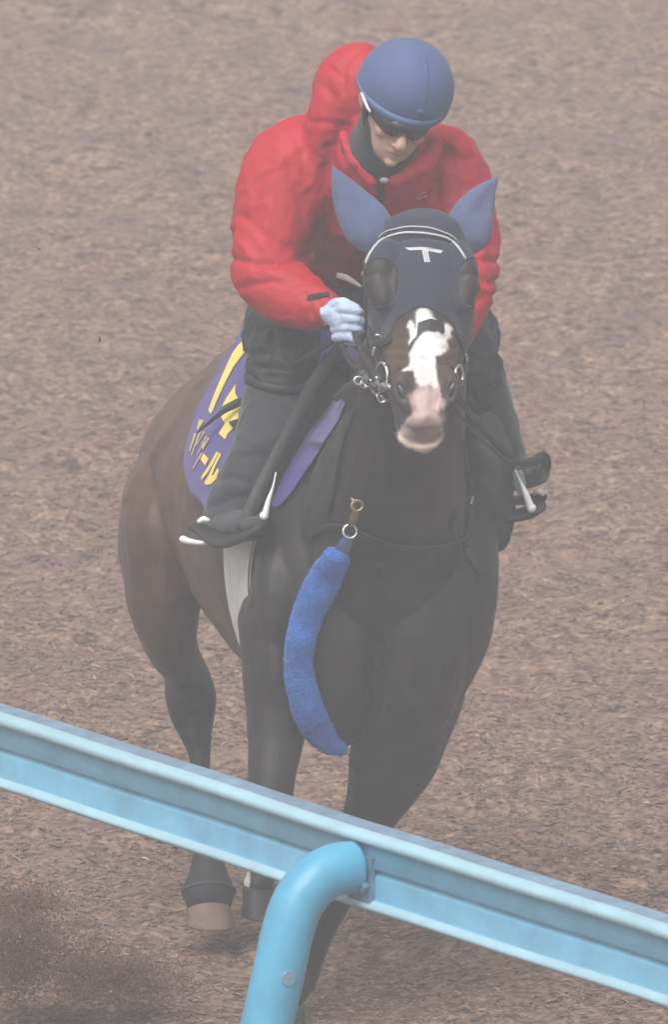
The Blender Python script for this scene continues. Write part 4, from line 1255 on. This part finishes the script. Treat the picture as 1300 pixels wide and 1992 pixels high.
flo = link('fleece', fme, M['fleece'], fs)
# tufts of wool standing out of the fleece
P = co_of(fme); N = no_of(fme)
sel_ = RNG.choice(len(P), min(9000, len(P)), replace=False)
V = []; F = []
for i in sel_:
    p = P[i]; n = N[i] + RNG.normal(0, .45, 3); n /= np.linalg.norm(n)
    a = np.cross(n, RNG.normal(0, 1, 3)); a /= np.linalg.norm(a) + 1e-9; b = np.cross(n, a)
    l = RNG.uniform(.002, .0048); w_ = .0011; k = len(V)
    V += [p + a * w_, p - a * .5 * w_ + b * .87 * w_, p - a * .5 * w_ - b * .87 * w_, p + n * l]
    F += [(k, k + 1, k + 3), (k + 1, k + 2, k + 3), (k + 2, k, k + 3)]
wo = link('wool', raw(V, F), M['fleece'], flo, smooth=False); wo['kind'] = 'stuff'
e0 = hv(688, 1036, .016); e1 = at(K[0][0] + 6, K[0][1] - 6, ys[0])
put('strap_end', ribbon([e0, e0.lerp(e1, .5) + Vector((0, -.006, 0)), e1], [Vector((0, -1, .1))] * 3, [.026, .032, .040], .006), M['blue_web'], fs)
put('stud', G().ball(at(656, 1076, ys[0] - .010), .003), M['steel'], fs)
band('neck_tab', [(656, 536, .10), (674, 541, .06), (690, 550, .0), (703, 558, -.06)], [.014, .015, .010, .006], .005, M['grey_tab'], mar)

# ------------------------------------------------------------------ kicked-up dirt
n = 46000
lob = [(22, 1845, 38, 50, .30), (50, 1745, 40, 18, .08), (205, 1893, 65, 28, .34), (115, 1845, 55, 45, .18), (270, 1912, 50, 18, .10)]
pick = RNG.choice(5, n, p=[l[4] for l in lob])
L_ = np.array(lob)[pick]
cu = RNG.normal(0, 1, n) * L_[:, 2] + L_[:, 0]; cv = RNG.normal(0, 1, n) * L_[:, 3] + L_[:, 1]
yy = RNG.normal(.20, .10, n)
P = np.array([list(at(a, b, c)) for a, b, c in zip(cu, cv, yy)])
gz = relief(P) - .012
ok = (P[:, 2] > gz + .002) & (fbm(P, .07, 12, 3) + RNG.uniform(-.5, .5, n) > -.2)
P = P[ok]; n = len(P)
tt = palette(n, [.10, .20, .28, .02, .12, .01, .27]) * np.array((.90, .82, .76))
Lc = np.where(RNG.uniform(0, 1, n) < .012, RNG.uniform(.005, .014, n), RNG.gamma(2.0, .0007, n) + .0008)
tag(chips(P, Lc, np.where(Lc > .005, .0012, Lc * RNG.uniform(.6, 1.0, n)), RNG.uniform(0, 6.28, n), RNG.normal(0, .7, n), tt, 'kicked_up_dirt', M['chip']),
    'dark spray of dirt and woodchips thrown up at bottom left', 'dirt', kind='stuff')
for u, v, y, l, lab in ((194, 660, .9, .007, 'small dark chip flying left of the purple saddle cloth'), (75, 484, 1.0, .007, 'small dark chip flying at far left, level with the ears'),
                        (429, 1308, .5, .006, 'tiny dark chip flying between the hind leg and the foreleg'), (38, 1804, .2, .009, 'pale chip flying inside the dark dirt spray'), (200, 1850, .2, .005, 'small pale speck flying right of the dirt spray')):
    p = np.array([list(at(u, v, y))])
    pale = 'pale' in lab
    c = chips(p, np.array([l]), np.array([l * .4]), np.array([RNG.uniform(0, 3)]), np.array([RNG.uniform(.3, 1.2) if not pale else .1]), np.array([(.62, .58, .52)] if pale else [(.03, .024, .02)]), 'flying_chip', M['chip'])
    tag(c, lab, 'wood chip', 'chips flying in the air')

# ------------------------------------------------------------------ haze: one even body of air round everything
x0, x1, y0, y1, z0, z1 = -195, 195, -195, 195, -1.1, CAM.z + 1.2
hz = G().add([(x0, y0, z0), (x1, y0, z0), (x1, y1, z0), (x0, y1, z0), (x0, y0, z1), (x1, y0, z1), (x1, y1, z1), (x0, y1, z1)],
             [(3, 2, 1, 0), (4, 5, 6, 7), (0, 1, 5, 4), (1, 2, 6, 5), (2, 3, 7, 6), (3, 0, 4, 7)])
hm = bpy.data.materials.new('haze'); hm.use_nodes = True
n_ = hm.node_tree.nodes; n_.remove(n_['Principled BSDF'])
pv = n_.new('ShaderNodeVolumePrincipled')
pv.inputs['Color'].default_value = (.89, .95, 1.0, 1)
pv.inputs['Density'].default_value = HAZE
hm.node_tree.links.new(pv.outputs[0], n_['Material Output'].inputs['Volume'])
tag(put('haze', hz, hm, None, smooth=False), kind='stuff')
